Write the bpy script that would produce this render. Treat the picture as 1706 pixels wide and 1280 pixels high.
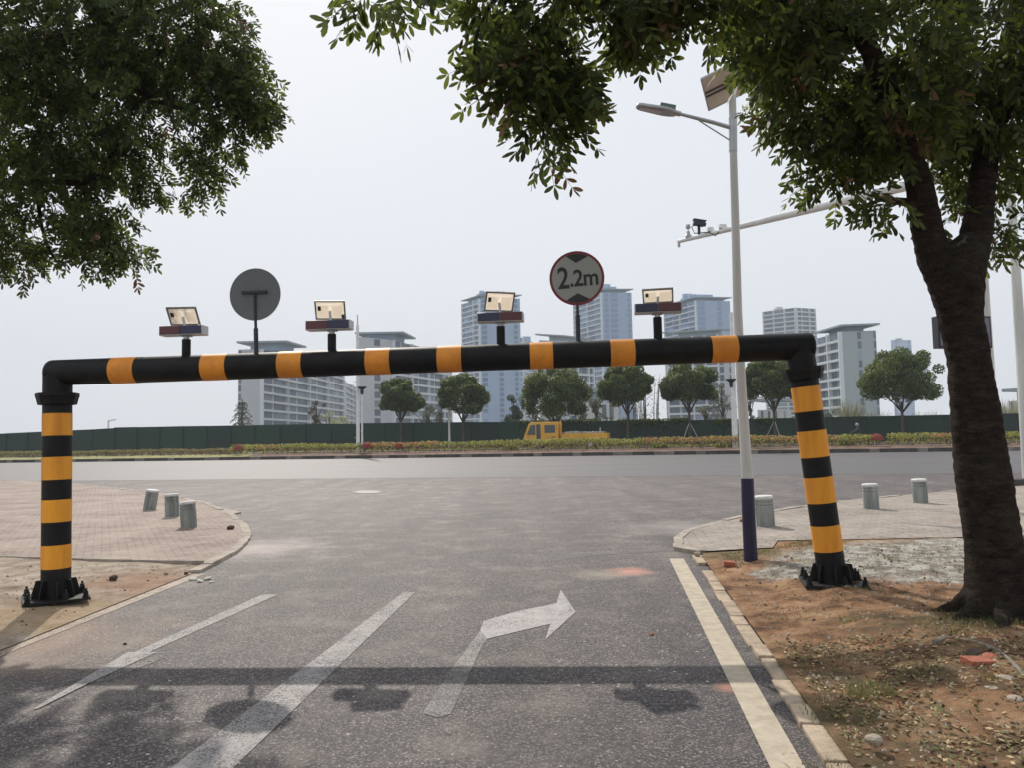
import bpy, bmesh, math, random
import numpy as np
from mathutils import Vector, Matrix, Quaternion, noise
from mathutils.geometry import delaunay_2d_cdt
random.seed(7); rng = np.random.default_rng(7)
for o in list(bpy.data.objects): bpy.data.objects.remove(o)
scene = bpy.context.scene
COL = scene.collection
R = math.radians

# ------------------------------------------------------------------ camera
FP, CX, CY, EYE = 1280.0, 853.0, 640.0, 1.55
cam_d = bpy.data.cameras.new("camera"); cam = bpy.data.objects.new("camera", cam_d); COL.objects.link(cam)
cam_d.sensor_fit = 'HORIZONTAL'; cam_d.sensor_width = 36; cam_d.lens = FP/1706*36
cam_d.clip_start = .05; cam_d.clip_end = 6000
CM = (Matrix.Rotation(R(90+3.98), 3, 'X') @ Matrix.Rotation(R(-1.05), 3, 'Z'))
cam.matrix_world = Matrix.Translation((0, 0, EYE)) @ CM.to_4x4()
scene.camera = cam
scene.render.resolution_x = 1024; scene.render.resolution_y = 769

# ------------------------------------------------------------------ light
SUN = Vector((-1.02, 3.12, 3.04)).normalized()
ELEV = math.asin(SUN.z); AZ = math.atan2(SUN.x, SUN.y)
w = bpy.data.worlds.new("World"); scene.world = w; w.use_nodes = True
nt = w.node_tree; bgn = nt.nodes['Background']
sky = nt.nodes.new('ShaderNodeTexSky'); sky.sky_type = 'NISHITA'; sky.sun_disc = False
sky.sun_elevation = ELEV; sky.sun_rotation = AZ % (2*math.pi)
sky.air_density = 1.0; sky.dust_density = 4.0; sky.ozone_density = 1.0
mx = nt.nodes.new('ShaderNodeMix'); mx.data_type = 'RGBA'
mx.inputs[0].default_value = .95
nt.links.new(sky.outputs[0], mx.inputs[6]); mx.inputs[7].default_value = (7.2, 7.5, 7.95, 1)
nt.links.new(mx.outputs[2], bgn.inputs[0]); bgn.inputs[1].default_value = .103
sl = bpy.data.lights.new("sun", 'SUN'); sl.energy = 3.35; sl.angle = R(.6); sl.color = (1, .93, .83)
so = bpy.data.objects.new("sun", sl); COL.objects.link(so)
so.rotation_euler = SUN.to_track_quat('Z', 'Y').to_euler(); so.location = SUN*60
scene.view_settings.view_transform = 'Standard'; scene.view_settings.look = 'None'
scene.view_settings.gamma = 1; scene.view_settings.exposure = .2
scene.render.engine = 'CYCLES'

# ------------------------------------------------------------------ pixel -> place
def ray(px, py): return (CM @ Vector(((px-CX)/FP, -(py-CY)/FP, -1)))
def P(px, py, Y): d = ray(px, py); return Vector((0, 0, EYE)) + d*(Y/d.y)
def G(px, py, z=0.0): d = ray(px, py); return Vector((0, 0, EYE)) + d*((z-EYE)/d.z)
def PZ(px, py, z): return G(px, py, z)
def pxm(Y): return Y/FP            # metres per pixel at depth Y
def sst(a, b, x): t = max(0, min(1, (x-a)/(b-a))); return t*t*(3-2*t)

# ------------------------------------------------------------------ materials
MATS = {}
def mat(name, col, rough=.7, metal=0, var=.0, vscale=3.0, bump=0, bscale=30, spec=.5, col2=None, detail=6, island=0, trans=0, emis=None, coat=0, dirt=None, streak=False):
    if name in MATS: return MATS[name]
    m = bpy.data.materials.new(name); m.use_nodes = True; n = m.node_tree.nodes; l = m.node_tree.links
    b = n['Principled BSDF']; b.inputs['Roughness'].default_value = rough; b.inputs['Metallic'].default_value = metal
    b.inputs['Specular IOR Level'].default_value = spec
    if coat: b.inputs['Coat Weight'].default_value = coat; b.inputs['Coat Roughness'].default_value = .15
    c = (*col, 1)
    tc = n.new('ShaderNodeTexCoord')
    out = None
    if var or col2:
        nz = n.new('ShaderNodeTexNoise'); nz.inputs['Scale'].default_value = vscale; nz.inputs['Detail'].default_value = detail; nz.inputs['Roughness'].default_value = .65
        if streak:
            mp = n.new('ShaderNodeMapping'); mp.inputs['Scale'].default_value = (1, 1, .12); l.new(tc.outputs['Object'], mp.inputs[0]); l.new(mp.outputs[0], nz.inputs[0])
        else: l.new(tc.outputs['Object'], nz.inputs[0])
        rp = n.new('ShaderNodeValToRGB'); rp.color_ramp.elements[0].position = .36; rp.color_ramp.elements[1].position = .64
        l.new(nz.outputs[0], rp.inputs[0])
        c2 = col2 or tuple(x*(1-var) for x in col)
        c1 = tuple(min(1, x*(1+var*.5)) for x in col)
        rp.color_ramp.elements[0].color = (*c2, 1); rp.color_ramp.elements[1].color = (*c1, 1)
        out = rp.outputs[0]
    if island:
        g = n.new('ShaderNodeNewGeometry'); r2 = n.new('ShaderNodeValToRGB')
        e = r2.color_ramp.elements; lo, hi = island if isinstance(island, tuple) else ((.55,)*3, (1.4,)*3)
        e[0].color = (*[a*b_ for a, b_ in zip(col, lo)], 1); e[1].color = (*[a*b_ for a, b_ in zip(col, hi)], 1)
        l.new(g.outputs['Random Per Island'], r2.inputs[0]); out = r2.outputs[0]
    if out is None: b.inputs['Base Color'].default_value = c
    else: l.new(out, b.inputs['Base Color'])
    if bump:
        bn = n.new('ShaderNodeTexNoise'); bn.inputs['Scale'].default_value = bscale; bn.inputs['Detail'].default_value = 8
        l.new(tc.outputs['Object'], bn.inputs[0])
        bp = n.new('ShaderNodeBump'); bp.inputs['Strength'].default_value = min(1, bump); bp.inputs['Distance'].default_value = .02
        l.new(bn.outputs[0], bp.inputs['Height']); l.new(bp.outputs[0], b.inputs['Normal'])
    if trans:
        t = n.new('ShaderNodeBsdfTranslucent'); ms = n.new('ShaderNodeMixShader'); ms.inputs[0].default_value = trans
        if out is not None:
            hs = n.new('ShaderNodeHueSaturation'); hs.inputs['Value'].default_value = 2.9; hs.inputs['Hue'].default_value = .47; l.new(out, hs.inputs['Color']); l.new(hs.outputs[0], t.inputs[0])
        else: t.inputs[0].default_value = c
        l.new(b.outputs[0], ms.inputs[1]); l.new(t.outputs[0], ms.inputs[2]); l.new(ms.outputs[0], n['Material Output'].inputs[0])
    MATS[name] = m; return m

def node_mat(name):
    m = bpy.data.materials.new(name); m.use_nodes = True; MATS[name] = m
    return m, m.node_tree.nodes, m.node_tree.links, m.node_tree.nodes['Principled BSDF']
def wpos(n):    # world position
    return n.new('ShaderNodeNewGeometry').outputs['Position']
def nnoise(n, l, vec, scale, detail=4, rough=.55):
    x = n.new('ShaderNodeTexNoise'); x.inputs['Scale'].default_value = scale; x.inputs['Detail'].default_value = detail; x.inputs['Roughness'].default_value = rough
    l.new(vec, x.inputs[0]); return x.outputs[0]
def nramp(n, l, fac, stops):
    r = n.new('ShaderNodeValToRGB'); e = r.color_ramp.elements
    while len(e) < len(stops): e.new(.5)
    for i, (p, c) in enumerate(stops):
        e[i].position = p; e[i].color = (*(c if isinstance(c, tuple) else (c,)*3), 1)
    l.new(fac, r.inputs[0]); return r.outputs[0]
def nmix(n, l, fac, a, b, mode='MIX'):
    x = n.new('ShaderNodeMix'); x.data_type = 'RGBA'; x.blend_type = mode
    for i, v in ((0, fac), (6, a), (7, b)):
        if hasattr(v, 'links'): l.new(v, x.inputs[i])
        elif i == 0: x.inputs[0].default_value = v
        else: x.inputs[i].default_value = (*v, 1)
    return x.outputs[2]
def nmath(n, l, op, a, b=None, clamp=False):
    x = n.new('ShaderNodeMath'); x.operation = op; x.use_clamp = clamp
    for i, v in ((0, a), (1, b)):
        if v is None: continue
        if hasattr(v, 'links'): l.new(v, x.inputs[i])
        else: x.inputs[i].default_value = v
    return x.outputs[0]
def spot(n, l, pos, c, rad, soft=.6, wob=.35, wscale=2.5):
    """1 inside a blotch of ground round world point c, 0 outside, ragged edge"""
    d = n.new('ShaderNodeVectorMath'); d.operation = 'DISTANCE'; l.new(pos, d.inputs[0]); d.inputs[1].default_value = (c[0], c[1], 0)
    nz = nnoise(n, l, pos, wscale, 5, .65)
    v = nmath(n, l, 'ADD', d.outputs['Value'], nmath(n, l, 'MULTIPLY', nmath(n, l, 'SUBTRACT', nz, .5), rad*wob*4))
    mr = n.new('ShaderNodeMapRange'); l.new(v, mr.inputs[0]); mr.inputs[1].default_value = rad; mr.inputs[2].default_value = rad*(1-soft); mr.inputs[3].default_value = 0; mr.inputs[4].default_value = 1
    return mr.outputs[0]
def add_bump(n, l, b, h, strength, dist):
    bp = n.new('ShaderNodeBump'); bp.inputs['Strength'].default_value = strength; bp.inputs['Distance'].default_value = dist
    l.new(h, bp.inputs['Height']); l.new(bp.outputs[0], b.inputs['Normal'])

# asphalt of the side road: visible pale aggregate in dark binder
m_asph, n, l, b = node_mat('asphalt_aggregate'); pos = wpos(n)
v = n.new('ShaderNodeTexVoronoi'); v.inputs['Scale'].default_value = 105; l.new(pos, v.inputs[0])
sep = n.new('ShaderNodeSeparateColor'); l.new(v.outputs['Color'], sep.inputs[0])
grain = nramp(n, l, sep.outputs[0], [(0, (.014, .013, .014)), (.5, (.044, .039, .040)), (.8, (.085, .075, .075)), (1, (.21, .188, .183))])
big = nramp(n, l, nnoise(n, l, pos, .55, 6, .6), [(.3, (.80, .79, .80)), (.7, (1.22, 1.16, 1.12))])
mid_ = nramp(n, l, nnoise(n, l, pos, 34, 4, .7), [(.34, .62), (.66, 1.42)])
col = nmix(n, l, 1.0, nmix(n, l, 1.0, grain, mid_, 'MULTIPLY'), big, 'MULTIPLY')
patch = nramp(n, l, nnoise(n, l, pos, 1.7, 8, .7), [(.5, 0.0), (.72, .55)])
col = nmix(n, l, patch, col, (.20, .17, .145))
g1, g2, g3 = G(1050, 953), G(1212, 1147), G(85, 1110)
g4, g5, g6 = G(1190, 925), G(420, 915), G(1000, 958)
col = nmix(n, l, nmath(n, l, 'MULTIPLY', spot(n, l, pos, g1, .33, .9), .6), col, (.62, .28, .19))
col = nmix(n, l, nmath(n, l, 'MULTIPLY', spot(n, l, pos, g2, .11, .9), .5), col, (.50, .20, .12))
col = nmix(n, l, nmath(n, l, 'MULTIPLY', spot(n, l, pos, G(40, 1075), 1.3, .95), .45), col, (.30, .20, .13))
col = nmix(n, l, nmath(n, l, 'MULTIPLY', spot(n, l, pos, g6, .4, .9), .5), col, (.30, .26, .2))
col = nmix(n, l, nmath(n, l, 'MULTIPLY', spot(n, l, pos, g5, 1.3, .95), .55), col, (.36, .31, .29))
col = nmix(n, l, nmath(n, l, 'MULTIPLY', spot(n, l, pos, G(1150, 880), 1.4, .95), .35), col, (.34, .31, .29))
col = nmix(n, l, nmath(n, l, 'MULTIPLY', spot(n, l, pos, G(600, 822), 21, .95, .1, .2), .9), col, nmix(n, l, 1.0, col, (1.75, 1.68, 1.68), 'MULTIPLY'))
mpw = n.new('ShaderNodeMapping'); mpw.inputs['Rotation'].default_value = (0, 0, R(7.4)); mpw.inputs['Scale'].default_value = (1, .08, 1); l.new(pos, mpw.inputs[0])
col = nmix(n, l, 1.0, col, nramp(n, l, nnoise(n, l, mpw.outputs[0], 1.3, 4, .55), [(.35, .84), (.65, 1.14)]), 'MULTIPLY')
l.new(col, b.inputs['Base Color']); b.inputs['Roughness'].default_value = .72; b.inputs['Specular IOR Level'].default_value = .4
add_bump(n, l, b, v.outputs['Distance'], .5, .006)

# main road: smoother, paler, swept lengthwise streaks
m_main, n, l, b = node_mat('asphalt_smooth'); pos = wpos(n)
mp = n.new('ShaderNodeMapping'); mp.inputs['Rotation'].default_value = (0, 0, R(11)); mp.inputs['Scale'].default_value = (.05, 1, 1); l.new(pos, mp.inputs[0])
st = nramp(n, l, nnoise(n, l, mp.outputs[0], .9, 6, .6), [(.35, (.060, .056, .059)), (.65, (.086, .080, .083))])
sp_ = nramp(n, l, nnoise(n, l, pos, 40, 3, .6), [(.35, .86), (.65, 1.12)])
l.new(nmix(n, l, 1, st, sp_, 'MULTIPLY'), b.inputs['Base Color']); b.inputs['Roughness'].default_value = .60; b.inputs['Specular IOR Level'].default_value = .42

def brick_mat(name, c1, c2, mortar, dust, dustamt, rot, bw=.22, bh=.11):
    m, n, l, b = node_mat(name); pos = wpos(n)
    mp = n.new('ShaderNodeMapping'); mp.inputs['Rotation'].default_value = (0, 0, rot); l.new(pos, mp.inputs[0])
    br = n.new('ShaderNodeTexBrick'); l.new(mp.outputs[0], br.inputs[0]); br.inputs['Scale'].default_value = 1
    br.inputs['Brick Width'].default_value = bw; br.inputs['Row Height'].default_value = bh; br.inputs['Mortar Size'].default_value = .011; br.inputs['Mortar Smooth'].default_value = .3
    br.inputs['Color1'].default_value = (*c1, 1); br.inputs['Color2'].default_value = (*c2, 1); br.inputs['Mortar'].default_value = (*mortar, 1)
    d = nramp(n, l, nnoise(n, l, pos, .8, 8, .65), [(.42-.1*dustamt, 0.0), (.6, dustamt)])
    c = nmix(n, l, d, br.outputs[0], dust)
    c = nmix(n, l, 1, c, nramp(n, l, nnoise(n, l, pos, 6, 6, .7), [(.3, .72), (.7, 1.18)]), 'MULTIPLY')
    l.new(c, b.inputs['Base Color']); b.inputs['Roughness'].default_value = .85
    h = nmath(n, l, 'ADD', nmath(n, l, 'MULTIPLY', br.outputs['Fac'], -1.0), nmath(n, l, 'MULTIPLY', nnoise(n, l, pos, 25, 5, .6), .6))
    add_bump(n, l, b, h, .5, .008); return m
m_paveL = brick_mat('pink_paving', (.205, .143, .118), (.28, .205, .17), (.085, .06, .05), (.37, .30, .25), .6, R(-28))
m_paveR = brick_mat('tan_paving', (.22, .18, .15), (.28, .235, .20), (.07, .055, .045), (.38, .33, .28), .6, R(8), .3, .15)

m_dirtR, n, l, b = node_mat('orange_dirt'); pos = wpos(n)
base = nramp(n, l, nnoise(n, l, pos, 3.2, 10, .7), [(.33, (.06, .035, .02)), (.44, (.23, .125, .066)), (.56, (.42, .245, .135)), (.72, (.60, .42, .27))])
pale = nramp(n, l, nnoise(n, l, pos, 5.5, 10, .75), [(.31, (.09, .075, .055)), (.46, (.27, .24, .195)), (.60, (.60, .57, .51))])
conc = nmath(n, l, 'MAXIMUM', spot(n, l, pos, G(1480, 955), 1.4, .3), spot(n, l, pos, G(1640, 940), 1.7, .3))
conc = nmath(n, l, 'MAXIMUM', conc, spot(n, l, pos, G(1330, 965), .55, .4))
col = nmix(n, l, conc, base, pale)
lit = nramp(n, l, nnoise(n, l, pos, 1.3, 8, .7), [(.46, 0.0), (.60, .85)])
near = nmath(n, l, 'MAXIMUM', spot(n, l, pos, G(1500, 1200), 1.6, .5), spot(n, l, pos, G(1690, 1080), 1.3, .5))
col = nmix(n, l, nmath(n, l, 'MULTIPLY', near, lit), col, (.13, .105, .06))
col = nmix(n, l, nmath(n, l, 'MULTIPLY', nramp(n, l, nnoise(n, l, pos, 14, 6, .8), [(.55, 0.0), (.68, 1.0)]), .55), col, (.12, .10, .06))
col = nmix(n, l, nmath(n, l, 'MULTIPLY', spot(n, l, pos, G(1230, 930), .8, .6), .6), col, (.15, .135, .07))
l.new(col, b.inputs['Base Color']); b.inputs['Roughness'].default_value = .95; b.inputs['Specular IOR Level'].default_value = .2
add_bump(n, l, b, nnoise(n, l, pos, 22, 10, .75), 1, .05)

m_dirtL, n, l, b = node_mat('tan_dirt'); pos = wpos(n)
base = nramp(n, l, nnoise(n, l, pos, 4, 10, .72), [(.30, (.15, .10, .07)), (.47, (.36, .28, .21)), (.65, (.56, .48, .39))])
col = nmix(n, l, nmath(n, l, 'MULTIPLY', spot(n, l, pos, G(260, 975), 1.0, .6), .6), base, (.36, .19, .11))
col = nmix(n, l, nmath(n, l, 'MULTIPLY', spot(n, l, pos, G(90, 1030), 1.0, .6), .55), col, (.44, .30, .15))
l.new(col, b.inputs['Base Color']); b.inputs['Roughness'].default_value = .95
add_bump(n, l, b, nnoise(n, l, pos, 18, 10, .75), 1, .05)

def paint_mat(name, col, wear, soft=.08, col2=None):
    m, n, l, b = node_mat(name); pos = wpos(n)
    tr = n.new('ShaderNodeBsdfTransparent'); ms = n.new('ShaderNodeMixShader')
    v = n.new('ShaderNodeTexVoronoi'); v.inputs['Scale'].default_value = 105; l.new(pos, v.inputs[0])
    sp = n.new('ShaderNodeSeparateColor'); l.new(v.outputs['Color'], sp.inputs[0])
    f = nmath(n, l, 'ADD', nmath(n, l, 'MULTIPLY', sp.outputs[1], .45), nmath(n, l, 'MULTIPLY', nnoise(n, l, pos, 3.0, 8, .75), .9))
    a = nramp(n, l, f, [(max(0, wear-soft), 0.0), (wear+soft, 1.0)])
    l.new(nmix(n, l, nramp(n, l, nnoise(n, l, pos, 9, 8, .7), [(.35, 0.0), (.65, 1.0)]), col2 or tuple(c*.72 for c in col), col), b.inputs['Base Color'])
    b.inputs['Roughness'].default_value = .7
    l.new(a, ms.inputs[0]); l.new(tr.outputs[0], ms.inputs[1]); l.new(b.outputs[0], ms.inputs[2]); l.new(ms.outputs[0], n['Material Output'].inputs[0])
    return m
m_paint = paint_mat('worn_white_paint', (.29, .27, .265), .50, .2)
m_paintR = paint_mat('dusty_white_paint', (.47, .41, .315), .33, .09, (.33, .27, .195))
m_paintF = paint_mat('faded_white_paint', (.22, .20, .19), .70, .22)
m_paintS = paint_mat('rubbed_white_paint', (.25, .235, .225), .50, .3)
m_paintT = paint_mat('ghost_white_paint', (.21, .197, .188), .60, .3)
m_paintA = paint_mat('arrow_white_paint', (.38, .355, .35), .42, .2)
m_paintL = paint_mat('sandy_white_paint', (.36, .28, .215), .46, .2)

m_black = mat('black_paint', (.005, .0054, .0065), .55, spec=.22, col2=(.013, .012, .011), vscale=7)
m_orange = mat('orange_band', (.86, .37, .03), .5, spec=.3, col2=(.62, .24, .03), vscale=6, streak=True)
m_orange_d = mat('orange_band_beam', (.78, .29, .03), .5, spec=.3, col2=(.60, .22, .03), vscale=6)
m_dark = mat('dark_metal', (.03, .035, .045), .5, .3)
m_steel = mat('galvanised', (.42, .43, .44), .45, .6, var=.15)
m_signback = mat('sign_back', (.125, .135, .135), .65, .1, var=.1, vscale=3)
m_white = mat('white_coat', (.72, .73, .72), .5, var=.12, vscale=4)
m_polewhite = mat('pole_white', (.60, .60, .57), .45, var=.22, vscale=2.5, streak=True)
m_navy = mat('pole_navy', (.007, .008, .042), .4, var=.2)
m_green = mat('hoarding', (.002, .024, .012), .65, island=((.8, .7, 1.1), (1.3, 1.35, 1.0)))
m_bark, n, l, b = node_mat('bark'); pos = wpos(n)
mp = n.new('ShaderNodeMapping'); mp.inputs['Scale'].default_value = (1, 1, 2.6); l.new(pos, mp.inputs[0])
f1 = nnoise(n, l, mp.outputs[0], 9, 12, .72); f2 = nnoise(n, l, pos, 2.2, 5, .6)
v_ = n.new('ShaderNodeTexVoronoi'); v_.feature = 'DISTANCE_TO_EDGE'; v_.inputs['Scale'].default_value = 26; l.new(mp.outputs[0], v_.inputs[0])
cr_ = nramp(n, l, v_.outputs['Distance'], [(0, .35), (.06, 1.0)])
c_ = nramp(n, l, f1, [(.34, (.012, .009, .008)), (.5, (.038, .027, .021)), (.66, (.075, .054, .040))])
c_ = nmix(n, l, nramp(n, l, f2, [(.5, 0.0), (.68, .5)]), c_, (.055, .052, .036))
l.new(nmix(n, l, 1.0, c_, cr_, 'MULTIPLY'), b.inputs['Base Color']); b.inputs['Roughness'].default_value = .95; b.inputs['Specular IOR Level'].default_value = .12
add_bump(n, l, b, nmath(n, l, 'ADD', f1, nmath(n, l, 'MULTIPLY', cr_, .35)), 1, .05)
m_barkg = mat('bark_grey', (.10, .085, .07), .9, var=.4, vscale=6, bump=1, bscale=20, spec=.2)
m_concrete = mat('bollard_concrete', (.26, .28, .26), .85, var=.45, vscale=7, bump=.5, bscale=40, streak=True)
m_conc_top = mat('bollard_top', (.62, .62, .60), .8, var=.2, vscale=9)
m_kerb = mat('kerb_stone', (.36, .31, .26), .9, var=.3, vscale=4, bump=.5, bscale=30)
m_kerbR = mat('kerb_stone_sandy', (.42, .33, .24), .9, var=.35, vscale=5, bump=.5, bscale=30)
m_leaf = mat('leaf_near', (.040, .064, .014), .5, spec=.3, island=((.35, .45, .6), (1.7, 1.5, 1.2)), trans=.42)
m_leafL = mat('leaf_side', (.036, .060, .016), .5, spec=.3, island=((.35, .45, .6), (1.8, 1.6, 1.2)), trans=.42)
m_leafdry = mat('leaf_dry', (.13, .075, .03), .8, island=1, trans=.08)
m_leafm = mat('leaf_median', (.044, .072, .016), .5, spec=.4, island=((.35, .42, .6), (2.1, 1.9, 1.3)), trans=.35)
m_twig = mat('twig', (.07, .06, .035), .9)
m_glass = mat('window_glass', (.06, .085, .12), .25, spec=.6, var=.3, vscale=.2)

def vary(m, lo, hi):
    n = m.node_tree.nodes; l = m.node_tree.links; b = n['Principled BSDF']; oi = n.new('ShaderNodeObjectInfo')
    r = nramp(n, l, oi.outputs['Random'], [(0, lo), (.7, tuple((a+c)/2 for a, c in zip(lo, hi))), (.85, hi), (1, tuple(min(1, c*1.8) for c in hi))])
    l.new(r, b.inputs['Base Color'])
# ------------------------------------------------------------------ mesh helpers
class MB:
    def __init__(s): s.v = []; s.f = []; s.m = []
    def add(s, vs, fs, mi=0):
        o = len(s.v); s.v += [Vector(v) for v in vs]; s.f += [tuple(i+o for i in f) for f in fs]; s.m += [mi]*len(fs)
    def box(s, c, size, rot=None, mi=0):
        hx, hy, hz = [a/2 for a in size]; c = Vector(c)
        vs = [Vector((x*hx, y*hy, z*hz)) for x in (-1, 1) for y in (-1, 1) for z in (-1, 1)]
        if rot is not None: vs = [rot @ v for v in vs]
        s.add([v+c for v in vs], [(0, 1, 3, 2), (4, 6, 7, 5), (0, 4, 5, 1), (2, 3, 7, 6), (0, 2, 6, 4), (1, 5, 7, 3)], mi)
    def cyl(s, a, b, r, r2=None, n=20, mi=0, caps=True):
        s.tube([a, b], [r, r if r2 is None else r2], n, mi, caps)
    def tube(s, pts, rad, n=12, mi=0, caps=True, rough=0):
        pts = [Vector(p) for p in pts]; rings = []; up = None
        for i, p in enumerate(pts):
            t = (pts[min(i+1, len(pts)-1)]-pts[max(i-1, 0)]).normalized()
            if up is None:
                up = t.orthogonal().normalized()
            else:
                up = (up - t*up.dot(t)).normalized()
            sd = t.cross(up); r = rad[i] if isinstance(rad, (list, tuple)) else rad
            rings.append([p+(up*math.cos(2*math.pi*k/n)+sd*math.sin(2*math.pi*k/n))*r*(1+(random.uniform(-rough, rough) if rough else 0)) for k in range(n)])
        vs = [v for rg in rings for v in rg]; fs = []
        for i in range(len(rings)-1):
            for k in range(n):
                a = i*n+k; b_ = i*n+(k+1) % n; fs.append((a, b_, b_+n, a+n))
        if caps: fs.append(tuple(range(n))[::-1]); fs.append(tuple((len(rings)-1)*n+k for k in range(n)))
        s.add(vs, fs, mi)
    def lathe(s, c, prof, n=28, mi=0):
        c = Vector(c); vs = []; fs = []
        for r, z in prof:
            for k in range(n): vs.append(c+Vector((r*math.cos(2*math.pi*k/n), r*math.sin(2*math.pi*k/n), z)))
        for i in range(len(prof)-1):
            for k in range(n):
                a = i*n+k; b_ = i*n+(k+1) % n; fs.append((a, b_, b_+n, a+n))
        fs.append(tuple(range(n))[::-1]); fs.append(tuple((len(prof)-1)*n+k for k in range(n)))
        s.add(vs, fs, mi)
    def prism(s, poly, vec, mi=0):
        n_ = len(poly); poly = [Vector(p) for p in poly]; vec = Vector(vec)
        s.add(poly+[p+vec for p in poly], [tuple(range(n_))[::-1], tuple(range(n_, 2*n_))]+[(i, (i+1) % n_, n_+(i+1) % n_, n_+i) for i in range(n_)], mi)
    def build(s, name, mats, parent=None, bevel=0, smooth=True, world=False, angle=35):
        me = bpy.data.meshes.new(name)
        vs = s.v
        if world and parent is not None:
            inv = parent.matrix_basis.inverted(); vs = [inv @ v for v in vs]
        me.from_pydata([tuple(v) for v in vs], [], s.f)
        bm = bmesh.new(); bm.from_mesh(me); bmesh.ops.recalc_face_normals(bm, faces=bm.faces); bm.to_mesh(me); bm.free()
        for m_ in (mats if isinstance(mats, (list, tuple)) else [mats]): me.materials.append(m_)
        me.polygons.foreach_set('material_index', s.m)
        if smooth:
            me.polygons.foreach_set('use_smooth', [True]*len(me.polygons)); me.set_sharp_from_angle(angle=R(angle))
        o = bpy.data.objects.new(name, me); COL.objects.link(o)
        if parent is not None: o.parent = parent
        if bevel:
            bv = o.modifiers.new('bevel', 'BEVEL'); bv.width = bevel; bv.segments = 2; bv.limit_method = 'ANGLE'
        return o
def tag(o, label=None, cat=None, group=None, kind=None):
    if label: o['label'] = label
    if cat: o['category'] = cat
    if group: o['group'] = group
    if kind: o['kind'] = kind
    return o
def empty(name, loc, rz=0, label=None, cat=None, group=None):
    o = bpy.data.objects.new(name, None); o.empty_display_size = .2; COL.objects.link(o)
    o.location = loc; o.rotation_euler = (0, 0, rz)
    o.matrix_basis = Matrix.Translation(loc) @ Matrix.Rotation(rz, 4, 'Z')
    return tag(o, label, cat, group)
def kids(o): return [c for c in COL.objects if c.parent == o]
def copy_tree(o, parent=None):
    c = o.copy(); COL.objects.link(c); c.parent = parent
    for ch in kids(o): copy_tree(ch, c)
    return c
def npmesh(name, V, loops, starts, mats, midx=None, parent=None, smooth=False):
    me = bpy.data.meshes.new(name); me.vertices.add(len(V)); me.vertices.foreach_set('co', V.astype(np.float32).ravel())
    me.loops.add(len(loops)); me.loops.foreach_set('vertex_index', loops.astype(np.int32))
    me.polygons.add(len(starts)); me.polygons.foreach_set('loop_start', starts.astype(np.int32))
    for m_ in mats: me.materials.append(m_)
    if midx is not None: me.polygons.foreach_set('material_index', midx.astype(np.int32))
    me.update(calc_edges=True); me.validate()
    o = bpy.data.objects.new(name, me); COL.objects.link(o)
    if parent is not None: o.parent = parent
    return o
def surface(name, poly, spacing, hf, m, kind='structure'):
    """ground sheet: polygon (xy) filled with a triangulated height field"""
    poly = [Vector((p[0], p[1])) for p in poly]; bnd = []
    for i, p in enumerate(poly):
        q = poly[(i+1) % len(poly)]; k = max(1, min(200, int((q-p).length/spacing)))
        for j in range(k): bnd.append(p.lerp(q, j/k))
    xs = [p.x for p in bnd]; ys = [p.y for p in bnd]; pts = list(bnd)
    def inside(x, y):
        c = False; j = len(poly)-1
        for i in range(len(poly)):
            a, b_ = poly[i], poly[j]
            if (a.y > y) != (b_.y > y) and x < (b_.x-a.x)*(y-a.y)/(b_.y-a.y)+a.x: c = not c
            j = i
        return c
    if hf is not None:
        x = min(xs)
        while x < max(xs):
            y = min(ys)
            while y < max(ys):
                xx, yy = x+random.uniform(-.3, .3)*spacing, y+random.uniform(-.3, .3)*spacing
                if inside(xx, yy): pts.append(Vector((xx, yy)))
                y += spacing
            x += spacing
    nb = len(bnd)
    r = delaunay_2d_cdt(pts, [(i, (i+1) % nb) for i in range(nb)], [], 1, 1e-5)
    me = bpy.data.meshes.new(name)
    h = hf or (lambda x, y: 0)
    vs = [(p.x, p.y, h(p.x, p.y) if not isinstance(h, float) else h) for p in r[0]]
    me.from_pydata(vs, [], [f for f in r[2]])
    bm = bmesh.new(); bm.from_mesh(me); bmesh.ops.recalc_face_normals(bm, faces=bm.faces)
    if sum(f.normal.z for f in bm.faces) < 0: bmesh.ops.reverse_faces(bm, faces=bm.faces)
    bm.to_mesh(me); bm.free(); me.materials.append(m)
    me.polygons.foreach_set('use_smooth', [True]*len(me.polygons))
    o = bpy.data.objects.new(name, me); COL.objects.link(o); return tag(o, kind=kind)
def sheet(name, poly, z, m, kind='structure', parent=None):
    me = bpy.data.meshes.new(name); me.from_pydata([(p[0], p[1], z) for p in poly], [], [tuple(range(len(poly)))])
    me.materials.append(m)
    bm = bmesh.new(); bm.from_mesh(me)
    for f in bm.faces:
        f.normal_update()
        if f.normal.z < 0: f.normal_flip()
    bm.to_mesh(me); bm.free()
    o = bpy.data.objects.new(name, me); COL.objects.link(o)
    if parent is not None: o.parent = parent
    return tag(o, kind=kind)

# ================================================================== SETTING
m_field = mat('field', (.16, .15, .09), .95, var=.4, vscale=.05)
sheet('ground', [(-3000, -300), (3000, -300), (3000, 4500), (-3000, 4500)], -.06, m_field)
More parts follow.
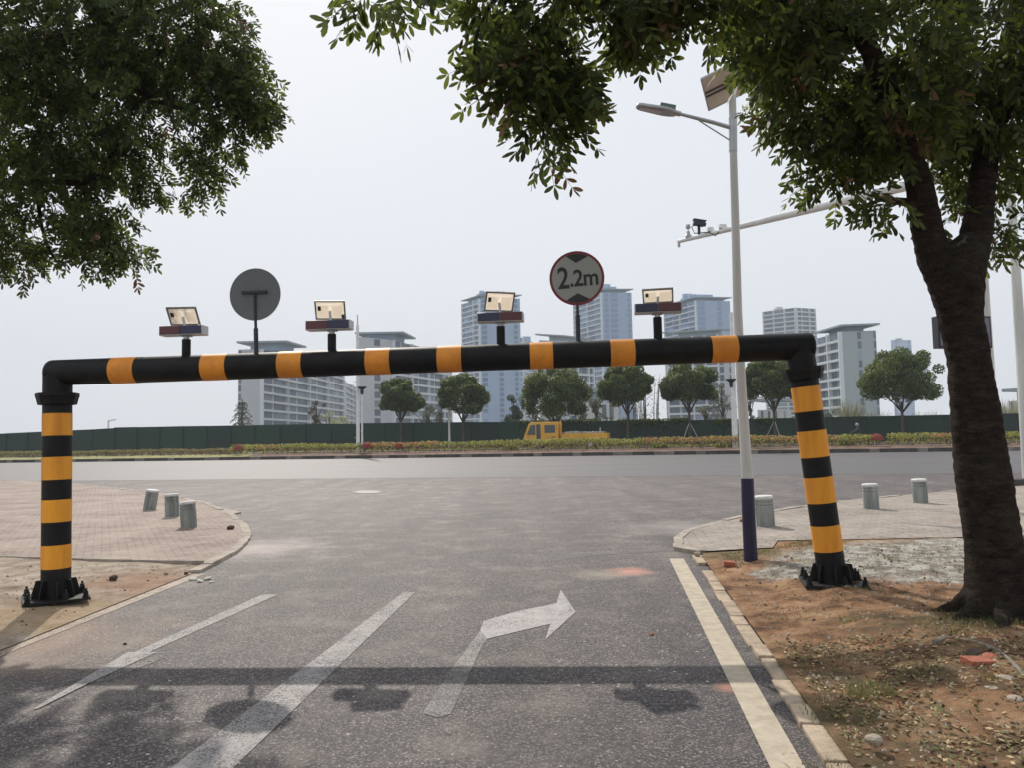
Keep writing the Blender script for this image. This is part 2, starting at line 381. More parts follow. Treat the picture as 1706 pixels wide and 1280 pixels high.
# far kerb line of the main road (the planted median), from the photo
KA, KB = G(60, 771.5), G(1640, 752.5)
KD = (KB-KA).normalized(); KD.z = 0; KD.normalize(); KN = Vector((-KD.y, KD.x, 0))   # KN points away from camera
KO = KA + KD*((0-KA.x)/KD.x); KO.z = 0
def K(u, v, z=0): return KO + KD*u + KN*v + Vector((0, 0, z))       # u along the median, v away
def Ku(px, v, py=740):      # u so that the point on the line v is seen at px
    d = ray(px, py); o = Vector((0, 0, 0)); d = Vector((d.x, d.y, 0))
    A = KO+KN*v
    # o + d t = A + KD u
    det = d.x*(-KD.y) - d.y*(-KD.x)
    return (d.x*A.y - d.y*A.x)/det
def Kp(px, v, z=0): return K(Ku(px, v), v, z)
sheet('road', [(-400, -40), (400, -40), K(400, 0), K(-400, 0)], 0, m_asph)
def near_edge(px): return G(px, 798 - (px-853)*.006 - 0)
mA, mB = G(0, 803), G(1706, 789)
md = (mB-mA).normalized()
sheet('road', [mA-md*300, mB+md*200, K(400, 0), K(-400, 0)], .004, m_main)

def nz2(x, y, s): return noise.noise(Vector((x*s, y*s, .3)))
def polydist(x, y, pl):
    best = 1e9; p = Vector((x, y))
    for a, b_ in zip(pl[:-1], pl[1:]):
        a = Vector((a[0], a[1])); b_ = Vector((b_[0], b_[1])); ab = b_-a; t = max(0, min(1, (p-a).dot(ab)/max(1e-9, ab.length_squared)))
        best = min(best, (a+ab*t-p).length)
    return best
# ---- right corner
kr_a, kr_b = G(1169, 932), G(1413, 1280)
kdir = (kr_b-kr_a).normalized()
kr_near = kr_b + kdir*7
rc = [G(*p) for p in ((1131, 918), (1129, 903), (1143, 891), (1180, 879), (1250, 863), (1330, 850), (1400, 840), (1500, 830), (1590, 822), (1706, 814))]
rdir = (rc[-1]-rc[-2]).normalized(); rfar = rc[-1]+rdir*14
bR = [G(1172, 925), G(1288, 919), G(1296, 907), G(1450, 904), G(1706, 899)]
bRf = bR[-1]+Vector((8, .35, 0))
edgeR = [kr_near, kr_b, kr_a, bR[0]]
def hR(x, y):
    d = polydist(x, y, edgeR); d2 = polydist(x, y, bR+[bRf])
    return .025 + .085*sst(.15, 1.2, d)*sst(-.2, .9, d2)*1.0 + .026*sst(.05, .5, min(d, d2))*(nz2(x, y, 1.7)+.7*nz2(x, y, 5)+.5*nz2(x, y, 11)+.3*nz2(x, y, 23))+.012*sst(.05, .5, d2)
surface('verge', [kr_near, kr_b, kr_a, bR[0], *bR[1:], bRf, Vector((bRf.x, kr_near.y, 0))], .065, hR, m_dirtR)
def hPR(x, y): return .045 + .006*nz2(x, y, 2)
surface('pavement', [rc[0]] + rc[1:] + [rfar, rfar+Vector((10, -10, 0)), bRf] + bR[::-1], .4, hPR, m_paveR)
def kerb(name, pts, width, h, length, m, gap=.012, z0=-.03, jitter=.004):
    mb = MB(); path = []
    for a, b_ in zip(pts[:-1], pts[1:]):
        n_ = max(1, int((b_-a).length/.05)); path += [a.lerp(b_, i/n_) for i in range(n_)]
    path.append(pts[-1])
    acc = 0; seg = [path[0]]
    def stone(sg):
        if len(sg) < 2: return
        L = []; Rr = []
        for i, p in enumerate(sg):
            t = (sg[min(i+1, len(sg)-1)]-sg[max(0, i-1)]).normalized(); nn = Vector((-t.y, t.x, 0))
            L.append(p+nn*width/2); Rr.append(p-nn*width/2)
        dz = random.uniform(-jitter, jitter); off = Vector((random.uniform(-1, 1), random.uniform(-1, 1), 0))*jitter
        poly = [q+off+Vector((0, 0, z0)) for q in L+Rr[::-1]]
        for p in poly: p.z = z0
        mb.prism(poly, (0, 0, h-z0+dz))
    for a, b_ in zip(path[:-1], path[1:]):
        acc += (b_-a).length; seg.append(b_)
        if acc > length:
            e = seg[-1]; t = (seg[-1]-seg[-2]).normalized(); seg[-1] = e-t*gap; stone(seg); seg = [e]; acc = 0
    stone(seg)
    return tag(mb.build(name, m, bevel=.006), kind='structure')
off = Vector((kdir.y, -kdir.x, 0))
# sandy kerb stones beside the dirt, irregular lengths
s0 = G(1162, 930); s1 = G(1397, 1280)
sd = (s1-s0).normalized()
mb = MB(); t = 0.0; Ltot = (s1-s0).length+6
nrm = Vector((-sd.y, sd.x, 0))
while t < Ltot:
    L_ = random.choice((.30, .46, .46, .62)); p = s0+sd*t; dz = random.uniform(-.012, .008); lat = random.uniform(-.016, .016)
    if not (.55 < t < .95):
        hw = .056
        a, b_, c_, d_ = p+nrm*(hw+lat), p-nrm*(hw-lat), p+sd*(L_-.014)-nrm*(hw-lat+random.uniform(-.008, .008)), p+sd*(L_-.014)+nrm*(hw+lat)
        for q in (a, b_, c_, d_): q.z = -.03
        mb.prism([a, b_, c_, d_], (0, 0, .058+dz))
    t += L_
tag(mb.build('kerb', m_kerbR, bevel=.006), kind='structure')
kerb('kerb', [G(1171, 925)]+rc+[rfar], .13, .055, .75, m_kerb, jitter=.012)

# ---- left corner
lc = [G(*p) for p in ((0, 803), (80, 805.5), (150, 811.5), (220, 820), (290, 830), (345, 843), (385, 862), (405, 878), (411, 892), (405, 908), (385, 924), (352, 942))]
ldir = (lc[0]-lc[1]).normalized(); lfar = lc[0]+ldir*80
bL = [G(338, 946), G(240, 945), G(150, 943), G(0, 937)]; bLf = bL[-1]+Vector((-30, 0, 0))
eL = [G(322, 957), G(170, 1018), G(0, 1087)]; eLd = (eL[-1]-eL[0]).normalized(); eLn = eL[-1]+eLd*9
def hPL(x, y): return .045+.01*nz2(x, y, 1.3)
surface('pavement', lc + bL + [bLf, lfar], .5, hPL, m_paveL)
def hL(x, y):
    d = polydist(x, y, eL+[eLn]); return .012+.055*sst(0, 1.1, d)+.018*sst(0, .4, d)*(nz2(x, y, 1.9)+.6*nz2(x, y, 6)+.4*nz2(x, y, 14))
surface('verge', bL + [bLf, Vector((bLf.x, eLn.y, 0)), eLn] + eL[::-1], .13, hL, m_dirtL)
kerb('kerb', [lfar]+lc+[G(322, 957)], .14, .052, .8, m_kerb, jitter=.012)
kerb('kerb', [bL[0], bL[1], bL[2], bL[3], bLf], .05, .085, 1.0, m_kerb)
mb = MB(); a = [G(*p) for p in ((338, 843), (372, 850), (402, 857), (378, 861))]
for q in a: q.z = -.02
mb.prism(a, (0, 0, .06)); tag(mb.build('kerb_ramp', m_kerb, bevel=.01), kind='structure')

# ---- markings
def mark(pts, m, z=.004, name='road_marking'): return sheet(name, [G(*p) for p in pts], z, m)
mark(((322, 957), (343, 957), (30, 1083), (-70, 1125), (-110, 1125), (0, 1086)), m_paintL)
mark(((437, 992), (463, 992), (247, 1089), (222, 1089)), m_paint)
mark(((213, 1089), (262, 1089), (150, 1140), (62, 1184), (55, 1184)), m_paint, .008)
mark(((262, 1089), (305, 1086), (180, 1135), (150, 1140)), m_paintF)
mark(((672, 988), (692, 988), (390, 1280), (340, 1330), (232, 1330), (287, 1280)), m_paint)
mark(((1115, 932), (1139, 932), (1341, 1280), (1400, 1382), (1332, 1382), (1283, 1280)), m_paintR)
mark(((959, 1021), (934, 984), (927, 1007), (870, 1018), (806, 1036), (800, 1052), (812, 1066), (870, 1052), (917, 1041), (908, 1068)), m_paintA)
mark(((800, 1052), (812, 1066), (800, 1085), (784, 1120), (751, 1120)), m_paintS)
mark(((751, 1120), (784, 1120), (750, 1192), (728, 1197), (704, 1190)), m_paintT)
mark(((880, 931), (960, 922), (1125, 915), (1130, 919), (1000, 926), (890, 940)), m_paintF)
mark(((392, 845), (440, 835), (444, 838), (405, 848)), m_paintF)
mark(((612-26, 821), (600, 818.6), (625, 818.6), (638, 821), (625, 823.6), (600, 823.6)), mat('manhole', (.20, .185, .175), .6), .010, 'manhole_cover')

# ---- median and far side
def strip(name, u0, u1, v0, v1, z, m):
    return sheet(name, [K(u0, v0), K(u1, v0), K(u1, v1), K(u0, v1)], z, m)
mb = MB()   # kerb of alternating dark and pale stones
u = -150
KL = 1.0
i = 0
mkd = mat('median_kerb_dark', (.07, .062, .055), .9, var=.4, vscale=2); mkl = mat('median_kerb_pale', (.22, .19, .165), .9, var=.4, vscale=2)
while u < 120:
    L_ = random.choice((1.6, 2.4, 3.0)) if i % 2 == 0 else random.choice((.7, 1.0, 1.5))
    p = [K(u+.01, 0, -.03), K(u+L_-.01, 0, -.03), K(u+L_-.01, .25, -.03), K(u+.01, .25, -.03)]
    mb.prism(p, (0, 0, .30+random.uniform(-.01, .01)), i % 2); u += L_; i += 1
tag(mb.build('kerb', [mkd, mkl], bevel=.015), kind='structure')
m_soil = mat('soil', (.17, .10, .07), .95, var=.45, vscale=1.5, bump=1, bscale=6)
m_grassL = mat('grass_strip', (.26, .25, .09), .95, var=.35, vscale=2, bump=1, bscale=8)
def hM(v): return .26+.16*sst(.2, 1.6, v)
mb = MB()
us = np.arange(-150, 121, 1.5); vsn = (.25, .8, 1.4, 2.2, 5.6)
for a, ua in enumerate(us[:-1]):
    for b_, va in enumerate(vsn[:-1]):
        vb = vsn[b_+1]; ub = us[a+1]
        jj = lambda uu, vv: .05*nz2(uu, vv, .9) if vv > .3 else 0
        mb.add([K(ua, va, hM(va)+jj(ua, va)), K(ub, va, hM(va)+jj(ub, va)), K(ub, vb, hM(vb)+jj(ub, vb)), K(ua, vb, hM(vb)+jj(ua, vb))], [(0, 1, 2, 3)], 1 if ub < Ku(430, 1) else 0)
tag(mb.build('median_soil', [m_soil, m_grassL]), kind='structure')
FZ = .40
strip('road', -400, 400, 5.6, 17, FZ, m_main)
mb = MB(); mb.prism([K(-300, 5.6, -.03), K(300, 5.6, -.03), K(300, 5.85, -.03), K(-300, 5.85, -.03)], (0, 0, .56)); tag(mb.build('kerb', mkl), kind='structure')
mb = MB(); mb.prism([K(-400, 16.8, -.05), K(400, 16.8, -.05), K(400, 40, -.05), K(-400, 40, -.05)], (0, 0, .57)); tag(mb.build('pavement', m_grassL), kind='structure')

# ================================================================== HEIGHT BARRIER
def G3(px, py, z): return G(px, py, z)
zl, zr = .065, .115
LB = G(93, 997, zl); RB = G(1388, 972, zr)           # post feet
LT = P(96, 621, LB.y+.02); RT = P(1332, 577, RB.y)    # beam axis above each post
gate = empty('height_barrier', Vector(((LB.x+RB.x)/2, (LB.y+RB.y)/2, 0)), 0,
    'black height limit barrier of thick pipe with orange bands spanning the side road', 'barrier')
ax = (RT-LT).normalized()
def fillet(path, corner, p_in, p_out, r, k=8):
    for i in range(k+1):
        t = i/k; path.append((p_in*(1-t)**2+corner*2*t*(1-t)+p_out*t*t))
ldn = (LB-LT).normalized(); rdn = (RB-RT).normalized()
RB_, RP_ = .131, .131
def cap_tube(mb, a, c, r, rnd0=.05, rnd1=.05):
    d = (c-a).normalized(); pts = []; rr = []
    for i in range(6):
        t = math.pi/2*i/5; pts.append(a+d*rnd0*(1-math.sin(t))*1.0+d*0); rr.append(r-rnd0*(1-math.cos(math.pi/2-t)) if False else r-rnd0+rnd0*math.sin(t))
    pts = [a+d*rnd0*(1-math.cos(math.pi/2*i/5)) for i in range(6)]; rr = [r-rnd0+rnd0*math.sin(math.pi/2*i/5) for i in range(6)]
    pts += [c-d*rnd1*(1-math.cos(math.pi/2*i/5)) for i in range(5, -1, -1)]; rr += [r-rnd1+rnd1*math.sin(math.pi/2*i/5) for i in range(5, -1, -1)]
    mb.tube(pts, rr, 40)
b = MB(); cap_tube(b, LT-ax*(RB_-.03), RT+ax*(RB_-.005), RB_, .06, .035)
beam = b.build('beam', m_black, gate, world=True)
for T_, d_ in ((LT, ldn), (RT, rdn)):
    b = MB(); b.tube([T_+d_*.02, T_+d_*.27], RP_+.001, 40); b.build('sleeve', m_black, gate, world=True)
def seg_at(px, top=True):        # point of the beam axis seen in column px (axis height)
    lo, hi = 0.0, 1.0
    for _ in range(40):
        t = (lo+hi)/2; p = LT.lerp(RT, t); q = CM.transposed() @ (p-Vector((0, 0, EYE))); x = CX+FP*q.x/-q.z
        if x < px: lo = t
        else: hi = t
    return LT.lerp(RT, lo)
def proj(p): q = CM.transposed() @ (Vector(p)-Vector((0, 0, EYE))); return CX+FP*q.x/-q.z, CY-FP*q.y/-q.z
for i, (x0, x1) in enumerate(((190, 231), (341, 382), (467, 507), (612, 652), (730, 770), (883, 921), (1016, 1056), (1183, 1226))):
    a, c = seg_at(x0), seg_at(x1)
    bb = MB(); bb.tube([a, c], RB_+.0025, 40, caps=False); bb.build('reflective_band', m_orange_d, beam).parent = beam
    COL.objects[-1]
for ch in [o for o in COL.objects if o.parent == beam]:
    pass
def world_child(mb, name, m, parent, **k):
    """geometry given in world coordinates, parented to a child whose own frame is the gate's"""
    off_ = Vector(root_of(parent).location)
    mb.v = [v-off_ for v in mb.v] ; return mb.build(name, m, parent, **k)
def root_of(o):
    while o.parent is not None: o = o.parent
    return o
for ch in [o for o in COL.objects if o.parent == beam]:
    ch.data.transform(Matrix.Translation(-gate.location))
def post(B, T, bands, yaw, rib_dirs):
    d = (T-B).normalized(); top = B+d*((T-B).length-.25)
    mb = MB(); mb.tube([B+d*.01, top], RP_, 40); po = world_child(mb, 'post', m_black, gate)
    # bands: pixel rows converted to heights along the post
    for y0, y1 in bands:
        z = []
        for yy in (y0, y1):
            lo, hi = 0.0, (top-B).length
            for _ in range(40):
                t = (lo+hi)/2
                if proj(B+d*t)[1] > yy: lo = t
                else: hi = t
            z.append(lo)
        mb = MB(); mb.tube([B+d*z[1], B+d*z[0]], RP_+.0025, 40, caps=False); world_child(mb, 'reflective_band', m_orange, po)
    # collar where sleeve and post are bolted together
    mb = MB(); q = d.to_track_quat('Z', 'Y').to_matrix()
    pr = [(RP_+.002, -.09), (RP_+.04, -.085), (RP_+.055, -.02), (RP_+.062, .0), (RP_+.062, .028), (RP_+.002, .03)]
    m2 = MB(); m2.lathe((0, 0, 0), pr, 10)
    mb.add([q @ v + top+d*.01 for v in m2.v], m2.f); cl = world_child(mb, 'collar', m_black, gate, smooth=False)
    # base plate, rotated 
    rz = Matrix.Rotation(yaw, 3, 'Z'); z0 = B.z
    mb = MB(); mb.box((B.x, B.y, z0+.005), (.56, .56, .024), rz); pl = world_child(mb, 'base_plate', m_black, gate, bevel=.003)
    for k in range(8):
        a = yaw+k*math.pi/4; dr = Vector((math.cos(a), math.sin(a), 0)); sdv = Vector((-dr.y, dr.x, 0))*.008
        o_ = Vector((B.x, B.y, z0+.017)); r0 = RP_-.02; r1 = .205; hh = .165
        poly = [o_+dr*r0-sdv, o_+dr*r1-sdv, o_+dr*r1-sdv+Vector((0, 0, .04)), o_+dr*(r0+.06)-sdv+Vector((0, 0, hh)), o_+dr*r0-sdv+Vector((0, 0, hh))]
        mb = MB(); mb.prism(poly, sdv*2); world_child(mb, 'gusset', m_black, po, smooth=False)
    cs = [(sx*.24, sy*.24) for sx in (-1, 1) for sy in (-1, 1)] + [(.235*s_, .07) for s_ in (-1, 1)] + [(.07, .235*s_) for s_ in (-1, 1)]
    for cx_, cy_ in cs:
        p = rz @ Vector((cx_, cy_, 0)) + Vector((B.x, B.y, z0+.017))
        mb = MB(); mb.cyl(p, p+Vector((0, 0, .012)), .032, n=16); mb.cyl(p+Vector((0, 0, .012)), p+Vector((0, 0, .036)), .024, n=6); mb.cyl(p+Vector((0, 0, .036)), p+Vector((0, 0, .058)), .021, n=6); mb.cyl(p, p+Vector((0, 0, .085)), .012, n=12)
        world_child(mb, 'anchor_bolt', m_black, pl, smooth=False)
    return po
post(LB, LT, ((690, 727), (762, 800), (833, 870), (908, 947)), R(33), None)
post(RB, RT, ((645, 686), (718, 762), (795, 838), (875, 918)), R(-14), None)

# ---- things standing on the beam
def beam_top(px): p = seg_at(px); return p+Vector((0, 0, RB_-.004))
m_red = mat('lens_red', (.09, .010, .014), .35, spec=.6); m_blue = mat('lens_blue', (.010, .012, .055), .35, spec=.6)
m_case = mat('lamp_case', (.50, .50, .50), .45, .3)
m_cell = mat('panel_back', (.96, .92, .87), .5, trans=.8)
m_cellp = mat('panel_paper', (.97, .95, .92), .5, trans=.85)
m_pv = mat('solar_glass', (.02, .025, .06), .15, spec=.8)
m_pvt = mat('solar_glass_clear', (.93, .91, .88), .2, trans=.9)
m_frame = mat('panel_frame', (.20, .19, .17), .5, .5)
LW, LH, LD = .455, .095, .13
def warning_light(px, boxc, panc, yaw, tilt, ptw, red_left, label):
    B = beam_top(px); Y = B.y
    t = empty('warning_light', B, yaw, label, 'warning light', 'solar warning lights on the beam')
    c = P(boxc[0], boxc[1], Y); zc = c.z-B.z
    xo = (c-B).dot(Vector((math.cos(yaw), math.sin(yaw), 0)))
    b = MB(); b.cyl((0, 0, -.012), (0, 0, zc-.085), .042, n=24); b.build('mount', m_dark if False else m_black, t)
    b = MB(); b.cyl((0, 0, zc-.12), (0, 0, zc-.04), .028, n=16); b.box((0, 0, zc-.055), (.10, .07, .008)); b.build('neck', m_steel, t, bevel=.002)
    b = MB(); b.box((xo, 0, zc), (LW, LD, LH)); cs = b.build('lamp_housing', m_case, t, bevel=.006)
    for s_, mm in ((-1, m_red if red_left else m_blue), (1, m_blue if red_left else m_red)):
        b = MB(); b.box((xo+s_*(LW/4-.004), -LD/2-.003, zc+.004), (LW/2-.012, .014, LH-.014)); b.build('lens', mm, cs, bevel=.003)
        b = MB(); b.box((xo+s_*(LW/4-.004), LD/2+.003, zc+.004), (LW/2-.012, .014, LH-.014)); b.build('lens', mm, cs, bevel=.003)
    pc = P(panc[0], panc[1], Y+.03); zp = pc.z-B.z; xp = (pc-B).dot(Vector((math.cos(yaw), math.sin(yaw), 0)))
    rot = Matrix.Rotation(ptw, 3, 'Z') @ Matrix.Rotation(R(-tilt), 3, 'X')
    W2, H2 = .285, .19
    b = MB(); b.cyl((xo*.5, 0, zc+LH/2-.01), (xp, .02, zp-.015), .013, n=12); b.build('bracket', m_steel, t)
    pn = MB(); pn.box((xp, .03, zp), (W2, H2, .008), rot); po = pn.build('solar_panel', m_cell, t)
    b = MB(); cc = Vector((xp, .03, zp))
    b.box(cc+rot @ Vector((0, 0, .0055)), (W2-.02, H2-.02, .004), rot); b.build('cell_face', m_pvt, po, smooth=False)
    b = MB()
    for sx in (-1, 1): b.box(cc+rot @ Vector((sx*(W2/2), 0, -.002)), (.014, H2+.014, .018), rot)
    for sy in (-1, 1): b.box(cc+rot @ Vector((0, sy*(H2/2), -.002)), (W2-.014, .014, .017), rot)
    b.build('frame', m_frame, po, bevel=.001)
    b = MB()
    for sx, ww in ((-.068, .10), (.068, .10)): b.box(cc+rot @ Vector((sx, .01, -.0052)), (ww, H2*.62, .002), rot)
    b.build('label_sheet', m_cellp, po, smooth=False)
    b = MB(); b.box(cc+rot @ Vector((-.105, -.02, -.009)), (.03, .045, .012), rot); b.build('junction_box', m_dark, po, bevel=.002)
    return t
warning_light(310, (306, 551), (305, 526), R(-7), 52, R(7), True, 'leftmost warning light on the beam, red and blue lamp box under small solar panel')
w2 = warning_light(553, (549, 542), (550, 516), R(-7), 57, R(13), True, 'warning light left of the beam centre with tilted panel, red half on the left')
warning_light(835, (834, 529), (832, 502), R(-7), 60, R(25), False, 'warning light with blue half on the left and nearly square solar panel')
warning_light(1097, (1096, 514), (1096, 492), R(-7), 31, R(-5), False, 'rightmost warning light on the beam beside the round height limit sign')
mb = MB(); q = P(573, 531, w2.location.y)-w2.location; q = Matrix.Rotation(R(7), 3, 'Z') @ q
mb.cyl(q+Vector((.006, 0, -.03)), q+Vector((0, 0, .0)), .008, n=10); mb.box(q+Vector((-.004, 0, .018)), (.028, .03, .05), Matrix.Rotation(R(-12), 3, 'Y')); mb.build('sensor', m_dark, w2)

# ---- round signs
def round_sign(px, cpx, diam, label, back):
    B = beam_top(px); Y = B.y; C_ = P(cpx[0], cpx[1], Y)
    dx = C_.x-B.x; zc = C_.z-B.z
    yaw = R(-6)
    t = empty('height_sign', B, 0, label, 'road sign')
    top = Vector((dx, 0, zc))
    b = MB(); b.cyl((0, .0, -.02), top*.42, .022, n=16) ; b.cyl(top*.40, top*(1.0 if back else .9)+Vector((0, -.012 if back else .02, 0)), .014, n=14); b.build('stem', m_dark, t)
    rot = Matrix.Rotation(yaw, 3, 'Z') @ Matrix.Rotation(R(90), 3, 'X')
    def place(m2): m2.v = [rot @ v + top for v in m2.v]; return m2
    d = MB(); r = diam/2
    d.lathe((0, 0, 0), [(r-.012, -.012), (r, -.006), (r, .006), (r-.012, .004)], 72); place(d)
    disc = d.build('disc', m_signback if back else mat('sign_rim', (.20, .022, .03), .5), t)
    if back:
        b = MB(); b.box((0, .02, .022), (r*1.0, .028, .018)); place(b); b.build('crossbar', m_dark, disc, bevel=.003)
        b = MB(); b.lathe((0, 0, -.016), [(r-.02, 0), (r-.02, .003)], 64); place(b); b.build('face', mat('sign_face', (.30, .31, .275), .5), disc)
        return t
    def rd(px_, py_): return ((px_-961)*r/47, (463-py_)*r/47)
    f = MB(); f.lathe((0, 0, .0042), [(r*.905, 0), (r*.905, .003)], 72); place(f); face = f.build('face', mat('sign_face', (.30, .31, .275), .5), disc)
    m_ink = mat('sign_ink', (.018, .018, .02), .5)
    rr = r*.90
    for s_ in (1, -1):
        tri = []
        a0, a1 = 50 if s_ > 0 else 56, 112 if s_ > 0 else 124
        a0, a1 = (62, 115) if s_ > 0 else (60, 116)
        arc = [(rr*math.cos(R(a_)), s_*rr*math.sin(R(a_))) for a_ in np.linspace(a0, a1, 10)]
        tip = (-.02*r if s_ > 0 else 0.02*r, s_*.56*r)
        poly = [Vector((x, y, .0074)) for x, y in [tip]+arc]
        b = MB(); b.prism(poly, (0, 0, .0015)); place(b); b.build('triangle', m_ink, face, smooth=False)
    for body, size, loc in (('2', .240, (-.70, -.37)), ('.2m', .205, (-.265, -.30))):
        cu = bpy.data.curves.new('numeral', 'FONT'); cu.body = body; cu.size = size*r/.27*1.0; cu.extrude = .0008; cu.offset = .0036; cu.space_character = .93; cu.shear = 0
        to = bpy.data.objects.new('numeral', cu); COL.objects.link(to); bpy.context.view_layer.update()
        me = bpy.data.meshes.new_from_object(to.evaluated_get(bpy.context.evaluated_depsgraph_get())); bpy.data.objects.remove(to)
        xs = Matrix.Diagonal((1.0, 1.25 if body == '2' else 1.12, 1)); tl = Matrix.Rotation(R(2.5), 3, 'Z')
        for v in me.vertices: v.co = rot @ (tl @ (xs @ v.co) + Vector((loc[0]*r, loc[1]*r, .0086))) + top
        me.materials.clear(); me.materials.append(m_ink); o = bpy.data.objects.new('numeral', me); COL.objects.link(o); o.parent = face
    return t
round_sign(427, (425, 490), .525, 'round sign seen from its plain grey back on a thin stem above the beam', True)
round_sign(964, (961, 463), .540, 'round red rimmed height limit sign reading 2.2m on the beam', False)

# ================================================================== POLES
def hgt(px, py, Y): return P(px, py, Y).z
# solar street lamp
LPB = G(1251, 931, .08); LY = LPB.y
lamp = empty('solar_street_lamp', LPB, 0, 'white street lamp with navy blue foot and solar panel beside the barrier', 'street lamp')
def lw(px, py, dy=0): return P(px, py, LY+dy)-LPB
pp = [Vector((0, 0, -.05)), lw(1250, 915), lw(1247, 850), lw(1245, 798)]
b = MB(); b.tube(pp, [.0785, .0785, .076, .073], 28); b.build('pole_foot', m_navy, lamp)
pp = [lw(1245, 799), lw(1240, 720), lw(1235, 640), lw(1229, 520), lw(1226, 400), lw(1222, 260), lw(1220, 138)]
b = MB(); b.tube(pp, [.067, .061, .056, .053, .049, .045, .042], 28); b.build('pole', m_polewhite, lamp)
b = MB(); b.tube([lw(1224, 214), lw(1190, 204), lw(1128, 188)], [.026, .024, .020], 14); arm = b.build('arm', m_steel, lamp)
b = MB(); b.tube([lw(1224, 238), lw(1164, 200)], .009, 8); b.build('brace', m_steel, arm)
b = MB(); b.tube([lw(1221, 196), lw(1221.5, 252)], .050, 20); b.build('clamp', m_steel, lamp)
# luminaire
a0, a1 = lw(1132, 189), lw(1060, 175); dd = (a1-a0); Ld = dd.length; dx_ = dd.normalized(); sd_ = Vector((0, 1, 0)); up_ = dx_.cross(sd_).normalized()
if up_.z < 0: up_ = -up_
RM = Matrix((dx_, sd_, up_)).transposed()
b = MB(); b.cyl(a0-dx_*.02, a0+dx_*.07, .032, n=14)
pts = []
prof = [(0.04, .055), (.12, .09), (.40*Ld, .10), (Ld-.06, .075), (Ld-.02, .055), (Ld, .02)]
poly = [a0+dx_*x+sd_*y for x, y in prof]+[a0+dx_*x-sd_*y for x, y in prof[::-1]]
b.prism([p-up_*.028 for p in poly], up_*.045); hd = b.build('lamp_head', m_steel, lamp, bevel=.012)
b = MB(); b.box(a0+dx_*(.16)+up_*.035, (.19, .13, .075), RM); b.build('battery_box', mat('lamp_green', (.10, .15, .12), .6), hd, bevel=.006)
b = MB(); b.box(a0+dx_*(Ld*.66)-up_*.031, (Ld*.5, .10, .008), RM); b.build('led_cover', mat('led_cover', (.45, .45, .48), .3), hd, bevel=.003)
# solar panel above the lamp, underside towards the viewer
c00, c01, c10 = (1168, 131), (1180, 183), (1252, 88)
pa, pb = lw(1168, 131, -.28), lw(1181, 183, .28); pc_ = lw(1262, 84, -.28); pd_ = lw(1275, 137, .28)
nrm_ = (pb-pa).cross(pc_-pa).normalized()
if nrm_.z < 0: nrm_ = -nrm_
b = MB(); b.prism([pa, pb, pd_, pc_], nrm_*.012); pn = b.build('solar_panel', mat('panel_under', (.66, .60, .53), .6, var=.1), lamp, smooth=False)
b = MB(); b.prism([p+nrm_*.0125 for p in (pa, pb, pd_, pc_)], nrm_*.003); b.build('cell_face', m_pv, pn, smooth=False)
b = MB()
for p, q in ((pa, pb), (pb, pd_), (pd_, pc_), (pc_, pa)): b.tube([p-nrm_*.002, q-nrm_*.002], .013, 4)
b.build('frame', mat('alu', (.45, .45, .45), .4, .8), pn, smooth=False)
b = MB()
for f_ in (.44, .56): b.tube([pa.lerp(pb, f_)-nrm_*.012, pc_.lerp(pd_, f_)-nrm_*.012], .009, 6)
b.build('rail', m_dark, pn)
b = MB(); b.tube([lw(1220, 140), (pa+pb+pc_+pd_)/4], .022, 10); b.build('bracket', m_steel, lamp)

# camera gantry to the right: a pole and a long tapered arm reaching left over the main road
ga, gb_ = P(1130, 402, 18.9), P(1478, 317, 15.2)
gd = (gb_-ga); pole_pt = ga+gd*1.31
PX, PY_ = pole_pt.x, pole_pt.y
gan = empty('camera_gantry', (PX, PY_, .0), 0, 'grey gantry pole behind the right tree, its long arm carrying two cameras', 'gantry')
def gl(p): return Vector(p)-Vector((PX, PY_, 0))
b = MB(); b.tube([(0, 0, 0), (0, 0, pole_pt.z+.5)], [.16, .11], 24); b.build('pole', m_polewhite, gan)
b = MB(); b.tube([gl(ga), gl(ga+gd*.5), gl(gb_), gl(pole_pt)], [.045, .078, .10, .115], 20); ar = b.build('arm', m_white, gan)
def ga_at(px):
    t = (px-1130)/(1478-1130); q = 0
    lo, hi = 0, 1.3
    for _ in range(30):
        t = (lo+hi)/2
        if proj(ga+gd*t)[0] < px: lo = t
        else: hi = t
    return gl(ga+gd*t)
p0 = ga_at(1147); b = MB()
b.lathe(p0, [(.07, .03), (.075, .09), (.045, .13), (.04, .19), (.012, .20), (.012, .25), (.055, .27), (.06, .30), (.05, .36), (.02, .37)], 16)
cm1 = b.build('dome_camera', m_steel, ar)
p1 = ga_at(1165); b = MB(); b.cyl(p1, p1+Vector((0, 0, .27)), .035, n=12); b.box(p1+Vector((.0, 0, .33)), (.26, .16, .12), Matrix.Rotation(R(10), 3, 'Y')); b.box(p1+Vector((.02, 0, .40)), (.32, .18, .015), Matrix.Rotation(R(10), 3, 'Y'))
b.cyl(p1+Vector((.11, 0, .30)), p1+Vector((.17, 0, .29)), .05, n=12); b.build('bullet_camera', m_dark, ar, bevel=.005)
b = MB(); b.tube([p1+Vector((-.08, -.05, .32)), p1+Vector((-.19, -.05, .22)), p1+Vector((-.13, -.08, .06)), ga_at(1180)+Vector((0, -.09, .03)), ga_at(1190)+Vector((0, -.1, -.10)), ga_at(1196)+Vector((0, -.08, -.02))], .012, 6); b.build('cable', m_dark, ar)
for px_, s_ in ((1184, .13), (1204, .17)):
    p = ga_at(px_); b = MB(); b.box(p+Vector((0, 0, .10)), (s_, .12, .10)); b.build('junction_box', m_white, ar, bevel=.01)
